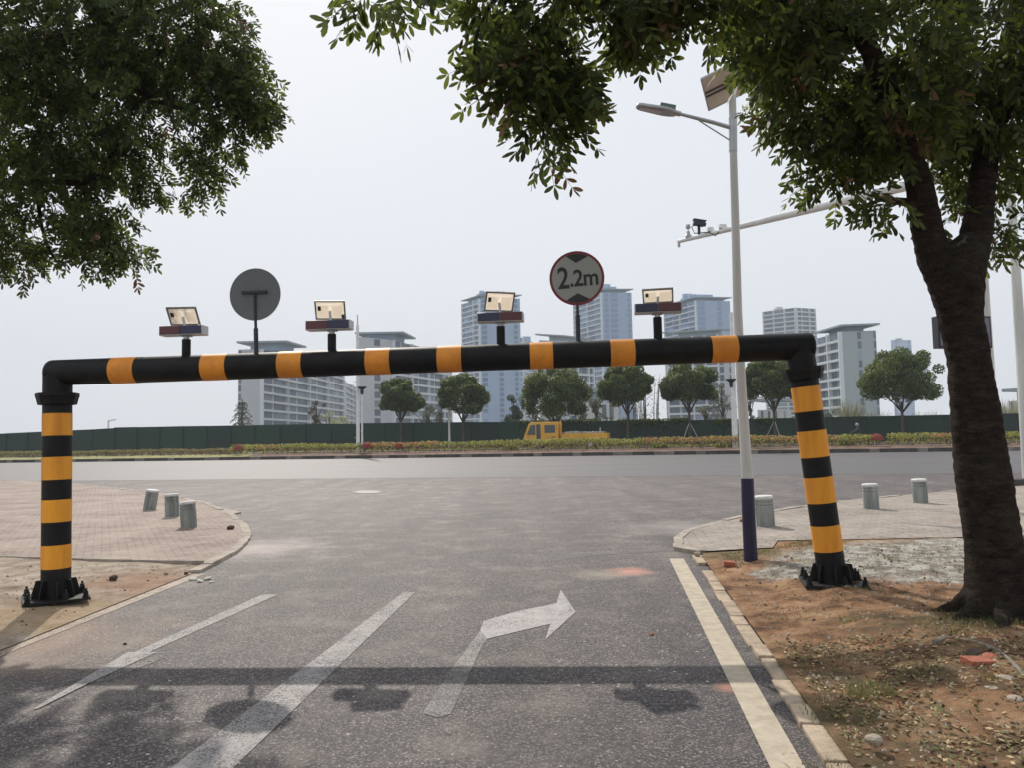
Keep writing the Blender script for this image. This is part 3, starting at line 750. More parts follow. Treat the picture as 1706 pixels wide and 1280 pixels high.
p = ga_at(1131); b = MB(); b.cyl(p+Vector((0, 0, .02)), p+Vector((0, 0, -.14)), .035, n=10); b.build('end_lug', m_steel, ar)
# display cabinet fixed to the gantry pole, seen on both sides of the trunk
x0 = P(1553, 553, PY_-.3)-Vector((PX, PY_, 0)); x1 = P(1652, 553, PY_-.3)-Vector((PX, PY_, 0))
zt, zb = P(1600, 531, PY_).z, P(1600, 583, PY_).z
yw = R(9)
b = MB(); cxm = (x0.x+x1.x)/2; b.box((cxm, -.3, (zt+zb)/2), ((x1.x-x0.x), .16, zt-zb), Matrix.Rotation(yw, 3, 'Z')); bx_ = b.build('display_board', mat('board_dark', (.025, .026, .04), .5), gan, bevel=.01)
b = MB(); b.box((cxm, -.395, (zt+zb)/2), ((x1.x-x0.x)*.93, .01, (zt-zb)*.88), Matrix.Rotation(yw, 3, 'Z')); b.build('screen', mat('board_face', (.15, .14, .19), .4), bx_)
# right-edge pole
rp = P(1702, 600, 21); b = MB(); e_ = empty('traffic_pole', (rp.x, rp.y, 0), 0, 'tall white pole at the right edge beyond the tree', 'pole')
b.tube([(0, 0, 0), (0, 0, 8.9)], [.16, .10], 20); b.build('shaft', m_polewhite, e_); b = MB(); b.box((0, 0, .02), (.5, .5, .04)); b.build('base_plate', m_steel, e_)
b = MB(); p = G(1700, 813); b.box((p.x+.9, p.y+.6, .09), (1.6, .5, .18), Matrix.Rotation(R(-8), 3, 'Z')); tag(b.build('stone_block', mkd, bevel=.02), 'low dark stone block at the pavement edge right of the trunk', 'stone block')

# poles in the far median
def far_post(px, v, ytop, r, label, head, name='street_pole'):
    p = Kp(px, v, .3); H = P(px, ytop, p.y).z-.3
    t = empty(name, p, 0, label, 'pole')
    b = MB(); b.tube([(0, 0, 0), (0, 0, H)], [r, r*.8], 14); b.build('shaft', m_white, t)
    return t, H
t, H = far_post(596.5, 3.0, 541, .16, 'tall white climbing pole with step pegs in the median, left of the small lamp', None, 'utility_pole')
for k in range(14):
    z = .8+k*.62
    if z > H: break
    b = MB(); s_ = -1 if k % 2 else 1; b.tube([(-.34 if s_ < 0 else .12, 0, z), (-.12 if s_ < 0 else .3, 0, z)], .03, 6); b.build('step_peg', m_steel, t)
b = MB(); b.tube([(0, 0, H-.4), (0, 0, H+.9)], .05, 8); b.build('antenna', m_steel, t)
def post_lamp(px, v, ytop, label):
    t, H = far_post(px, v, ytop+12, .085, label, None, 'garden_lamp'); t['category'] = 'street lamp'
    b = MB(); b.lathe((0, 0, H), [(.09, 0), (.13, .12), (.16, .35), (.10, .42)], 14); b.lathe((0, 0, H+.42), [(.12, 0), (.42, .22), (.42, .27), (.05, .30)], 14); b.build('lantern', m_dark, t)
    return t
post_lamp(603.5, 2.6, 646, 'small post lamp with dark funnel head beside the tall climbing pole')
post_lamp(1222, 2.6, 634, 'small post lamp with funnel head just left of the solar street lamp')
t, H = far_post(1226.5, 3.4, 520, .17, 'tall white climbing pole partly hidden behind the solar street lamp', None, 'utility_pole')
for k in range(14):
    z = .8+k*.62
    b = MB(); s_ = -1 if k % 2 else 1; b.tube([(-.34 if s_ < 0 else .12, 0, z), (-.12 if s_ < 0 else .3, 0, z)], .03, 6); b.build('step_peg', m_steel, t)
t, H = far_post(749, 19.0, 610, .13, 'thin white pole between the second and third round trees beyond the hoarding', None)
p = Kp(180, 28, 0); t = empty('distant_lamp', p, 0, 'tiny distant double arm lamp showing above the left hoarding', 'street lamp')
H = P(180, 702, p.y).z; b = MB(); b.tube([(0, 0, 0), (0, 0, H)], .12, 8); b.build('shaft', m_white, t); b = MB(); b.tube([(-.1, 0, H), (1.0, 0, H+.15)], .09, 6); b.build('arm', m_white, t)

# ================================================================== BOLLARDS
def bollard(px, py, lean, az, label, scl=1.0, side='left'):
    B = G(px, py, .05); ld = Vector((math.cos(az), math.sin(az), 0))
    t = empty('bollard', B, random.uniform(0, 6), label, 'bollard', 'concrete bollards on the '+side+' corner')
    b = MB(); b.lathe((0, 0, -.03), [(.140, 0), (.142, .34), (.132, .348), (.132, .362), (.142, .37), (.142, .395), (.132, .403), (.132, .417), (.142, .425), (.140, .455)], 32)
    bo = b.build('shaft', m_concrete, t)
    b = MB(); b.lathe((0, 0, .425), [(.141, 0), (.145, .01), (.145, .035), (.132, .048), (.05, .052)], 32); b.build('cap', m_conc_top, t)
    t.rotation_euler = (Quaternion(Vector((-ld.y, ld.x, 0)), lean) @ Quaternion((0, 0, 1), random.uniform(0, 6))).to_euler(); t.scale = (scl,)*3
    return t
bollard(249, 850, R(9), R(0), 'leaning concrete bollard farthest from the camera on the left corner', .96)
bollard(287, 861, R(3), R(170), 'concrete bollard in the middle of the three on the left corner', .97)
bollard(315, 879, R(5), R(180), 'concrete bollard nearest the camera on the left corner', .97)
bollard(1276, 877, R(2.5), R(180), 'grey concrete bollard just right of the navy lamp foot', 1.02, 'right')
bollard(1452, 848, R(2), R(180), 'concrete bollard midway between the right barrier post and the trunk', 1.0, 'right')
bollard(1534, 838, R(2), R(180), 'concrete bollard closest to the big tree trunk', 1.02, 'right')

# ================================================================== HOARDING, HEDGES
FV = 19.0
def fence(px0, px1, y0, y1, label, step=3.0):
    u0, u1 = Ku(px0, FV), Ku(px1, FV); p = K(u0, FV); t = empty('hoarding', K(u0, FV, .12), 0, label, 'fence', 'green hoarding round the building site')
    H0 = P(px0, y0, K(u0, FV).y).z; H1 = P(px1, y1, K(u1, FV).y).z
    n_ = int((u1-u0)/step); b = MB(); pb_ = MB()
    for i in range(n_):
        ua, ub = u0+(u1-u0)*i/n_, u0+(u1-u0)*(i+1)/n_; ha = H0+(H1-H0)*i/n_+random.uniform(-.02, .02); hb = H0+(H1-H0)*(i+1)/n_+random.uniform(-.02, .02)
        a, c = K(ua, FV, .5), K(ub-.03, FV, .5)
        b.add([a, c, c+KN*.05, a+KN*.05, Vector((a.x, a.y, ha)), Vector((c.x, c.y, hb)), Vector((c.x, c.y, hb))+KN*.05, Vector((a.x, a.y, ha))+KN*.05], [(0, 1, 5, 4), (1, 2, 6, 5), (2, 3, 7, 6), (3, 0, 4, 7), (4, 5, 6, 7), (3, 2, 1, 0)])
        q = K(ua, FV-.05, .05); pb_ = MB(); pb_.box(Vector((q.x, q.y, ha/2))-t.location, (.08, .08, ha-.05), Matrix.Rotation(math.atan2(KD.y, KD.x), 3, 'Z')); pb_.build('post', mat('hoarding_post', (.002, .026, .013), .6), t, smooth=False)
    b.v = [v-t.location for v in b.v]
    b.build('panels', m_green, t, smooth=False)
fence(-250, 190, 735, 714.5, 'dark green hoarding left of the left barrier post and just beyond it')
fence(190.5, 595, 713, 706.5, 'dark green hoarding below the left apartment slab')
fence(595.5, 1150, 706, 701, 'dark green hoarding behind the yellow truck')
fence(1150.5, 1850, 701, 686, 'dark green hoarding running behind the right post and the trunk')

def leaves(name, cen, nrmv, size, mats, midx=None, parent=None, asp=.5):
    """one quad-ish leaf (diamond, 4 verts) per row of cen"""
    N = len(cen); r1 = rng.normal(size=(N, 3)); nrmv = nrmv/np.linalg.norm(nrmv, axis=1)[:, None]
    a = np.cross(nrmv, r1); a /= np.linalg.norm(a, axis=1)[:, None]; c = np.cross(nrmv, a)
    s = (np.asarray(size)*np.ones(N))[:, None]
    V = np.stack([cen-a*s, cen+c*s*asp, cen+a*s, cen-c*s*asp], 1).reshape(-1, 3)
    loops = np.arange(4*N); starts = np.arange(0, 4*N, 4)
    return npmesh(name, V, loops, starts, mats, midx, parent)
def creeper(px0, px1, label, n_):
    u0, u1 = Ku(px0, FV), Ku(px1, FV); H0 = P(px0, 706-(px0-595)*.009, K(u0, FV).y).z; t = empty('creeper', K(u0, FV-.05, H0-.3), 0, label, 'creeper', 'creepers hanging over the hoarding')
    u = rng.uniform(0, u1-u0, n_); dr = np.abs(rng.normal(size=n_))*np.array([.12+.28*max(0, nz2(x, 2.2, .5)+.3) for x in u])
    kd, kn = np.array(KD), np.array(KN); cen = u[:, None]*kd+kn*rng.uniform(-.14, .06, n_)[:, None]+np.array([0, 0, 1])*(.42-dr*1.7)[:, None]
    leaves('foliage', cen, rng.normal(size=(n_, 3))*.6-kn, rng.uniform(.06, .11, n_), [m_leafm], None, t, .6)
    b = MB(); b.tube([Vector((0, 0, .34)), KD*(u1-u0)*.5+Vector((0, 0, .36)), KD*(u1-u0)+Vector((0, 0, .34))], .025, 5); b.build('stem', m_twig, t)
creeper(862, 1000, 'dark creeper trailing over the hoarding above the truck bed', 900)
creeper(1030, 1150, 'dense creeper over the hoarding between the forked round tree and the sky gap', 1300)
creeper(1190, 1225, 'short creeper on the hoarding just left of the solar lamp', 350)
creeper(1262, 1292, 'short creeper on the hoarding just right of the solar lamp', 350)
def hedge(px0, px1, label, mats, w, h=.85, v0=1.7, v1=3.4, group=None):
    u0, u1 = Ku(px0, 2.2), Ku(px1, 2.2); L_ = u1-u0; o = K(u0, 0)
    t = empty('hedge', K(u0, 2.4, .40), 0, label, 'hedge', group)
    N = int(L_*260)
    u = rng.uniform(0, L_, N); a = rng.uniform(0, math.pi, N)
    bumpy = np.array([nz2(x, 3.1, .9)*.10+nz2(x, 8.3, .25)*.10 for x in u])
    # superellipse section
    ca, sa = np.cos(a), np.sin(a); rr = rng.uniform(.75, 1.05, N)
    vv = (v0+v1)/2+np.sign(ca)*np.abs(ca)**.5*(v1-v0)/2*rr; zz = .36+np.abs(sa)**.45*(h+bumpy)*rr
    kd, kn = np.array(KD), np.array(KN); ko = np.array(K(u0, 0))-np.array(t.location)
    cen = ko+u[:, None]*kd+vv[:, None]*kn+np.array([0, 0, 1])*zz[:, None]
    nr = rng.normal(size=(N, 3))*.7+np.array([0, 0, 1])*sa[:, None]+kn*ca[:, None]
    patch_ = np.array([nz2(x, 5.5, .13) for x in u]); idx = np.zeros(N, int)
    top = zz > .36+h*.62
    r_ = rng.uniform(size=N)
    idx[(r_ < w[1])] = 1; idx[(patch_ > .24) & top & (r_ < .4)] = 2; idx[~top & (r_ < .45)] = 3
    leaves('foliage', cen, nr, rng.uniform(.05, .11, N), mats, idx, t, .6)
    b = MB(); kk = max(1, int(L_/1.0))
    for i in range(kk):
        for vq in (v0+.35, v1-.35):
            q = K(u0+(i+.5)*L_/kk+random.uniform(-.2, .2), vq, .30)-t.location
            b.tube([q, q+Vector((random.uniform(-.1, .1), 0, .35)), q+Vector((random.uniform(-.2, .2), 0, .75))], [.03, .02, .008], 5)
    tag(b.build('stems', m_twig, t), kind='stuff')
hy = mat('hedge_yellow', (.22, .23, .045), .7, island=1, trans=.25); hg = mat('hedge_green', (.12, .16, .035), .7, island=1, trans=.25)
hr = mat('hedge_red', (.27, .12, .06), .7, island=1, trans=.25); hb = mat('hedge_brown', (.12, .075, .045), .8, island=1, trans=.15)
ho_ = mat('hedge_olive', (.17, .15, .06), .8, island=1, trans=.2)
GH = 'hedges along the planted median'
hedge(-330, 386, 'low olive dry hedge on the grassy left part of the median', [ho_, hg, ho_, hb], (1, .3), .62, 2.2, 3.8, GH)
hedge(386, 1468, 'long clipped yellow green hedge with reddish tips in front of the yellow truck', [hy, hg, hr, hb], (1, .35), .92, 1.7, 3.4, GH)
hedge(1482, 1960, 'clipped yellow green hedge on the median right of the gap, passing behind the trunk', [hy, hg, hr, hb], (1, .35), .92, 1.7, 3.4, GH)
def ball_shrub(px, v, r, label, m_, name='ball_shrub', n_=1500, z=.35):
    p = Kp(px, v, z); t = empty(name, p, 0, label, 'shrub')
    d = rng.normal(size=(n_, 3)); d /= np.linalg.norm(d, axis=1)[:, None]; d[:, 2] = np.abs(d[:, 2])
    rr = rng.uniform(.8, 1.04, n_)[:, None]; cen = d*rr*np.array([r, r, r*1.0])
    leaves('foliage', cen, d+rng.normal(size=(n_, 3))*.5, .09, [m_], None, t)
    b = MB(); b.tube([(0, 0, -.02), (0, 0, r*.6)], [.05, .03], 7); b.build('stem', m_twig, t)
    return t
ball_shrub(1098, 4.3, .72, 'round clipped green shrub behind the hedge left of the seventh pole pair', hg)['label'] = 'round clipped green shrub behind the hedge, midway between truck and solar lamp'
ball_shrub(1207, 4.3, .72, 'round clipped green shrub behind the hedge beside the small funnel lamp', hg)
ball_shrub(1409, 4.3, .72, 'round clipped green shrub behind the hedge just right of the barrier post', hg)
ball_shrub(852, 4.3, .62, 'round clipped green shrub behind the hedge in front of the truck nose', hg)
for px_, rr_, lb in ((398, .5, 'red flowering bush in the hedge at the left apartment slab'), (612, .5, 'red flowering bush in the hedge at the foot of the left climbing pole'), (664, .38, 'small red flowering bush in the hedge under the leftmost round tree'), (1461, .45, 'bright red flowering bush at the hedge end right of the post')):
    ball_shrub(px_, 2.0, rr_, lb, mat('red_flower', (.30, .075, .05), .7, island=1, trans=.2), 'flowering_shrub', 350, .85)

# ================================================================== NEAR TREES
def sprays(name, O, D, L, mats, parent, leaf=.09, wid=.36, pairs=5, dry=0.0, up=None):
    """pinnate leaves: a thin rachis with pairs of elliptic leaflets"""
    N = len(O); D = D/np.linalg.norm(D, axis=1)[:, None]
    r1 = rng.normal(size=(N, 3)); S = np.cross(D, r1); S /= np.linalg.norm(S, axis=1)[:, None]
    Nn = np.cross(D, S)
    L = np.asarray(L)*np.ones(N)
    Vs = []; mid = []
    drop = np.array([0, 0, -1.0])
    isdry = rng.uniform(size=N) < dry
    prof = np.array([(0, 0), (.28, .38), (.62, .5), (.88, .30), (1, 0), (.88, -.30), (.62, -.5), (.28, -.38)])
    for k in range(pairs*2+1):
        if k == pairs*2: f = 1.0; sg = 0
        else: f = .18+.78*((k//2)/(pairs-.999 if pairs > 1 else 1)); sg = 1 if k % 2 else -1
        base = O+D*(L*f)[:, None]+drop*(L*f*f*.22)[:, None]
        dl = D*(.55 if sg else 1)+S*(.8*sg)+Nn*rng.uniform(-.25, .25, (N, 1))+drop*.28+rng.normal(size=(N, 3))*.16
        dl /= np.linalg.norm(dl, axis=1)[:, None]
        nn = Nn+rng.normal(size=(N, 3))*.35
        w_ = np.cross(dl, nn); w_ /= np.linalg.norm(w_, axis=1)[:, None]
        ll = leaf*rng.uniform(.75, 1.2, N)*(1-.25*abs(f-.6))
        V = base[:, None, :]+dl[:, None, :]*(prof[:, 0][None, :, None]*ll[:, None, None])+w_[:, None, :]*(prof[:, 1][None, :, None]*(ll*wid)[:, None, None])
        Vs.append(V); mid.append(np.where(isdry, 1, 0))
    V = np.concatenate(Vs).reshape(-1, 3); M = np.concatenate(mid); nf = len(M)
    # rachis as a thin strip
    a = O; b_ = O+D*L[:, None]+drop*(L*.22)[:, None]; c_ = O+D*(L*.5)[:, None]+drop*(L*.055)[:, None]; s_ = S*.0022
    Rv = np.stack([a-s_, a+s_, c_+s_, c_-s_, c_-s_, c_+s_, b_+s_*.4, b_-s_*.4], 1).reshape(-1, 3)
    o0 = len(V); V = np.concatenate([V, Rv])
    loops = np.concatenate([np.arange(8*nf), o0+np.arange(8*N)])
    starts = np.concatenate([np.arange(0, 8*nf, 8), 8*nf+np.arange(0, 8*N, 4)])
    M = np.concatenate([M, np.full(2*N, 2)])
    return npmesh(name, V, loops, starts, mats, M, parent)
def limb_px(pts): return [P(x, y, Y) for x, y, w_, Y in pts], [w_*Y/FP for x, y, w_, Y in pts]
def smooth_path(P_, R_, k=4):
    out = []; ro = []
    n_ = len(P_)
    for i in range(n_-1):
        p0, p1, p2, p3 = P_[max(0, i-1)], P_[i], P_[i+1], P_[min(n_-1, i+2)]
        for j in range(k):
            t = j/k
            out.append(.5*((2*p1)+(-p0+p2)*t+(2*p0-5*p1+4*p2-p3)*t*t+(-p0+3*p1-3*p2+p3)*t**3)); ro.append(R_[i]*(1-t)+R_[i+1]*t)
    out.append(P_[-1]); ro.append(R_[-1]); return out, ro
def wood(name, limbs, parent, m_, voxel=.022, n=16):
    b = MB()
    for P_, R_ in limbs:
        p, r = smooth_path(P_, R_); b.tube(p, r, n)
    o = b.build(name, m_, None, smooth=False)
    if voxel:
        md_ = o.modifiers.new('r', 'REMESH'); md_.mode = 'VOXEL'; md_.voxel_size = voxel
        sm = o.modifiers.new('s', 'SMOOTH'); sm.iterations = 5; sm.factor = .6
        bpy.context.view_layer.update()
        me = bpy.data.meshes.new_from_object(o.evaluated_get(bpy.context.evaluated_depsgraph_get()))
        o.modifiers.clear(); o.data = me
        for v in me.vertices:
            c = v.co; nn = v.normal
            v.co = c+nn*(.010*noise.noise(c*3)+.008*noise.noise(Vector((c.x*9, c.y*9, c.z*22)))+.004*noise.noise(c*30))
        me.polygons.foreach_set('use_smooth', [True]*len(me.polygons))
    o.data.transform(Matrix.Translation(-parent.location)); o.parent = parent; return o
def crown_points(blobs, parent_loc):
    """blobs: (px, py, Y, rx px, ry px, depth radius m, number of sprays)"""
    O = []; D = []
    for px, py, Y, rx, ry, rd, N in blobs:
        c = np.array(P(px, py, Y)); s = Y/FP
        d = rng.normal(size=(N, 3)); d /= np.linalg.norm(d, axis=1)[:, None]; r = rng.uniform(0, 1, N)**(1/2.2)
        q = d*r[:, None]*np.array([rx*s, rd, ry*s])
        # drop some sprays into lumps so that gaps open
        keep = np.array([noise.noise(Vector((c+v)*2.1))+.5*noise.noise(Vector((c+v)*5.0)) for v in q]) > -.115
        q = q[keep]; d = d[keep]
        O.append(c+q); D.append(d*np.array([1, 1, .5])*1.0+np.array([0, 0, -.55])+rng.normal(size=q.shape)*.35)
    return np.concatenate(O)-np.array(parent_loc), np.concatenate(D)

TB = G(1662, 1030, .1); TY = TB.y
tr = empty('street_tree', TB, 0, 'large street tree with forked dark trunk on the right, crown hanging over the road', 'tree')
trunk = [(1684, 1085, 78, TY-.05), (1675, 1040, 62, TY), (1664, 985, 50, TY), (1654, 900, 43, TY), (1638, 800, 42, TY), (1625, 700, 38, TY), (1614, 600, 33, TY), (1603, 540, 34, TY), (1594, 480, 43, TY), (1588, 435, 50, TY), (1575, 420, 42, TY)]
lf = [(1597, 500, 35, TY), (1564, 440, 30, TY), (1549, 400, 26, TY-.03), (1539, 350, 24, TY-.07), (1529, 300, 22, TY-.12), (1511, 250, 20, TY-.2), (1492, 195, 18, TY-.3), (1465, 120, 18, TY-.5), (1425, 40, 15, TY-.8), (1330, -70, 12, TY-1.1), (1180, -170, 9, TY-1.5), (1000, -200, 6, TY-1.7)]
rt = [(1590, 500, 35, TY), (1612, 440, 29, TY), (1622, 400, 26, TY+.05), (1632, 345, 22, TY+.1), (1637, 300, 21, TY+.1), (1650, 220, 19, TY+.2), (1672, 120, 16, TY+.3), (1700, 0, 17, TY+.4), (1740, -160, 12, TY+.4)]
r2 = [(1655, 210, 16, TY+.2), (1700, 150, 13, TY-.1), (1760, 60, 10, TY-.3), (1850, -60, 8, TY-.5)]
r3 = [(1500, 215, 13, TY-.25), (1470, 195, 11, TY-.1), (1400, 170, 8, TY+.2), (1330, 150, 6, TY+.4), (1270, 160, 3, TY+.5)]
r4 = [(1440, 70, 11, TY-.7), (1370, 40, 8, TY-.9), (1250, 20, 7, TY-1.1), (1100, -30, 6, TY-1.4), (960, -20, 5, TY-1.5), (910, 120, 3, TY-1.5), (905, 230, 2, TY-1.5)]
r5 = [(1000, -60, 5, TY-1.5), (880, -60, 4, TY-1.6), (800, 40, 3, TY-1.7), (790, 130, 2, TY-1.7)]
r6 = [(1535, 340, 10, TY-.07), (1500, 335, 7, TY-.2), (1460, 330, 4, TY-.3)]
r7 = [(1180, -150, 6, TY-1.6), (900, -260, 6, TY-2), (700, -160, 4, TY-2.1), (640, -20, 2, TY-2.1)]
roots = []
for k, a_ in enumerate((2.6, 3.4, 4.1, 4.9, 5.7, .3, 1.4)):
    dv = Vector((math.cos(a_), math.sin(a_), 0)); b0 = TB+Vector((.06, 0, 0))
    roots.append(([b0+dv*.10+Vector((0, 0, .42)), b0+dv*.21+Vector((0, 0, .16)), b0+dv*.36+Vector((0, 0, .03)), b0+dv*(.55+.1*(k % 3))+Vector((0, 0, -.05))], [.10, .085, .055, .025]))
wood('trunk', [limb_px(x) for x in (trunk, lf, rt, r2)]+roots, tr, m_bark, .02)
br = wood('branches', [limb_px(x) for x in (r3, r4, r5, r6, r7)], tr, m_bark, None, 8)
C4 = TY-1.4
blobs = [
 # overhead mass from the trunk leftwards
 (1600, 60, TY, 190, 190, 1.0, 1500), (1420, 60, TY-.5, 150, 150, .9, 1100), (1480, 190, TY-.2, 90, 90, .6, 330), (1650, 230, TY+.5, 110, 100, .6, 420),
 (1330, 20, TY-.9, 100, 95, .7, 480), (1200, -30, C4, 90, 55, .6, 230), (1110, -50, C4, 100, 60, .6, 260), (1400, 200, TY+.3, 100, 85, .5, 340), (1325, 165, TY+.2, 58, 50, .4, 100), (1390, 275, TY+.1, 55, 45, .35, 70), (1440, 240, TY, 60, 50, .35, 90),
 (1270, 88, TY-.2, 26, 30, .2, 16), (1490, 335, TY-.3, 40, 22, .2, 20), (1460, 350, TY-.3, 25, 18, .15, 7), (1570, 370, TY+.25, 18, 25, .15, 10), (1660, 370, TY+.5, 40, 50, .3, 44), (1690, 380, TY+.4, 30, 30, .3, 20),
 (1700, 480, TY-1.0, 16, 12, .1, 3),
 # hanging clump in the middle
 (900, 20, C4, 125, 75, .45, 300), (1010, 30, C4, 90, 65, .45, 200), (905, 120, C4, 105, 60, .4, 165), (860, 95, C4-.2, 70, 50, .3, 62), (1010, 100, C4, 65, 40, .3, 70), (925, 190, C4, 55, 40, .25, 66), (900, 235, C4, 38, 34, .2, 28), (975, 165, C4, 30, 25, .2, 10), (800, 45, C4-.2, 32, 45, .2, 18), (785, 95, C4-.3, 14, 14, .1, 4),
 (1065, 55, C4, 22, 26, .2, 12), (1080, 0, C4, 50, 40, .3, 60),
 # small tuft at the top
 (640, -25, TY-2.1, 64, 32, .15, 40), (605, 0, TY-2.1, 24, 18, .1, 9),
 # outside the frame, above
 (1500, -250, TY-.5, 450, 200, 1.4, 800), (1900, 0, TY, 220, 300, 1.2, 500), (1000, -220, C4, 280, 120, .8, 260)]
O, D = crown_points(blobs, TB)
sprays('crown', O, D, rng.uniform(.13, .22, len(O)), [m_leaf, m_leafdry, m_twig], tr, .092, .35, 4, dry=.018)
O2, D2 = crown_points([(1370, 95, TY-.9, 60, 28, .25, 16), (1210, -10, TY-1.2, 40, 30, .2, 8)], TB)
sprays('dead_leaves', O2, D2, rng.uniform(.15, .25, len(O2)), [m_leafdry, m_leafdry, m_twig], tr, .08, .18, 5)

# left tree: trunk stands outside the frame
LX, LYY = -9.1, 9.2
tl = empty('side_tree', (LX, LYY, .04), 0, 'leafy tree whose crown hangs in from the upper left, trunk outside the picture', 'tree')
tv = lambda x, y, z: Vector((x, y, z))
trk = ([tv(LX, LYY, -.02), tv(LX+.02, LYY, .5), tv(LX+.1, LYY, 1.6), tv(LX+.2, LYY, 2.6)], [.30, .23, .20, .18])
l1 = ([tv(LX+.2, LYY, 2.5), tv(LX+.5, LYY, 3.6), P(-120, 150, 9.22), P(10, 108, 9.12), P(110, 60, 9.02), P(260, 20, 8.82), P(380, -10, 8.72)], [.15, .13, .10, .08, .06, .04, .02])
l2 = ([tv(LX+.2, LYY, 2.4), tv(LX+.9, LYY-.1, 3.2), P(-30, 330, 9.12), P(60, 300, 9.02), P(150, 300, 8.92), P(210, 220, 8.92)], [.12, .10, .07, .05, .03, .015])
l3 = ([tv(LX+.2, LYY, 2.5), tv(LX-.2, LYY, 4.0), tv(LX-.1, LYY-.2, 5.6), tv(LX+.6, LYY-.4, 7)], [.14, .12, .09, .03])
l4 = ([P(110, 60, 9.02), P(200, 130, 8.92), P(300, 180, 8.82), P(400, 170, 8.72)], [.05, .04, .025, .01])
l5 = ([P(60, 300, 9.02), P(70, 380, 8.92), P(90, 430, 8.92)], [.03, .02, .01])
wl = wood('trunk', [(a, b_) for a, b_ in (trk, l1, l3)], tl, m_bark, .03)
wood('branches', [l2, l4, l5], tl, m_bark, None, 8)
bl = [(120, 60, 9.02, 190, 120, 1.1, 1629), (290, 60, 8.82, 130, 100, .9, 993), (100, 210, 9.02, 150, 110, .9, 993), (270, 190, 8.82, 105, 75, .7, 652), (380, 120, 8.72, 68, 70, .5, 325), (430, 165, 8.72, 36, 26, .3, 55), (465, 175, 8.72, 14, 10, .15, 9),
 (400, 190, 8.72, 45, 30, .4, 82), (70, 330, 9.02, 110, 80, .7, 449), (160, 380, 8.92, 62, 38, .45, 162), (190, 300, 8.92, 65, 50, .45, 131), (30, 420, 9.02, 60, 28, .35, 98), (55, 452, 8.92, 20, 18, .15, 13), (320, 270, 8.82, 36, 34, .3, 77), (340, 300, 8.82, 16, 16, .15, 13), (375, 235, 8.72, 28, 22, .25, 31), (250, 300, 8.92, 28, 22, .2, 19), (195, 405, 8.92, 24, 20, .2, 24),
 (410, 60, 8.72, 32, 34, .3, 55), (350, 0, 8.72, 38, 26, .3, 62), (20, 130, 9.12, 130, 150, 1.0, 465),
 (-150, 50, 9.32, 250, 300, 1.6, 1397), (100, -150, 9.32, 260, 120, 1.5, 1397)]
bl += [(335, 285, 9.0, 42, 45, .45, 36), (300, 320, 9.0, 30, 20, .3, 14), (205, 420, 8.9, 42, 28, .4, 40), (130, 400, 8.9, 60, 40, .5, 40)]
O, D = crown_points(bl, tl.location)
sprays('crown', O, D, rng.uniform(.14, .24, len(O)), [m_leafL, m_leafdry, m_twig], tl, .088, .36, 5, dry=.012)

# ================================================================== MEDIAN AND BACKGROUND TREES
def blob_crown(lumps, n, size, r):
    """leaf clumps on the skins of several lumps: returns centres and normals"""
    C_ = []; N_ = []
    tot = sum(l_[3]**2 for l_ in lumps)
    for x, y, z, rad in lumps:
        k = int(n*rad**2/tot); d = r.normal(size=(k, 3)); d /= np.linalg.norm(d, axis=1)[:, None]
        rr = rad*r.uniform(.55, 1.05, k)**.6
        C_.append(np.array([x, y, z])+d*rr[:, None]*np.array([1, 1, .85])); N_.append(d+r.normal(size=(k, 3))*.55)
    return np.concatenate(C_), np.concatenate(N_)
def round_tree_proto(H, W, seed, n=9000):
    r = np.random.default_rng(seed); random.seed(seed)
    t = empty('round_tree', (0, 0, 0)); cr = W/2; zc = H-cr*.90
    lumps = [(0, 0, zc, cr*.66)]
    for i in range(64):
        th = r.uniform(0, 6.283); ph = math.acos(r.uniform(-.55, 1)); q = cr*r.uniform(.68, .80)
        
        if noise.noise(Vector((math.cos(th)*1.4+seed, math.sin(th)*1.4, math.cos(ph)*1.6))) < -.22: continue
        q *= r.uniform(.90, 1.10); lumps.append((q*math.sin(ph)*math.cos(th), q*math.sin(ph)*math.sin(th), zc+q*.92*math.cos(ph), cr*r.uniform(.13, .30)))
    c, nn = blob_crown(lumps, n, .1, r)
    keep = c[:, 2] > zc-cr*.85+r.uniform(-.2, .3, len(c)); c = c[keep]; nn = nn[keep]
    leaves('crown', c, nn, r.uniform(.08, .16, len(c)), [m_leafm], None, t, .5)
    b = MB(); tz = zc-cr*.55
    b.tube([(0, 0, -.05), (.03, 0, tz*.4), (-.03, .02, tz*.75), (0, 0, tz)], [.15, .12, .11, .10], 10)
    for i in range(7):
        th = i*.9+r.uniform(0, .4); e = Vector((math.cos(th)*cr*.55, math.sin(th)*cr*.55, tz+cr*r.uniform(.35, .8)))
        b.tube([(0, 0, tz*.72), e*.4+Vector((0, 0, tz*.45)), e], [.075, .055, .02], 7)
    b.build('trunk', m_barkg, t); return t
def place_tree(proto, px, ytop, H, v, label, group, sx=1, rz=0, first=[True]):
    return None
GRP = 'round crowned trees along the far pavement'
specs = [  # px, ytop, width px, ybottom(crown), label
 (668, 627, 84, 'leftmost round crowned tree, standing alone right of the climbing pole'), (772, 619, 98, 'second round crowned tree from the left, between thin white pole and truck'),
 (925, 606, 128, 'broad round crowned tree directly behind the yellow truck'), (1047, 601, 102, 'round crowned tree just right of the truck, forked trunk'),
 (1150, 600, 98, 'round crowned tree between the bright sky gap and the solar street lamp'), (1292, 592, 106, 'dark round crowned tree between the solar lamp and the right barrier post'),
 (1506, 571, 138, 'large dome shaped tree between the right barrier post and the big trunk')]
TV = 17.6
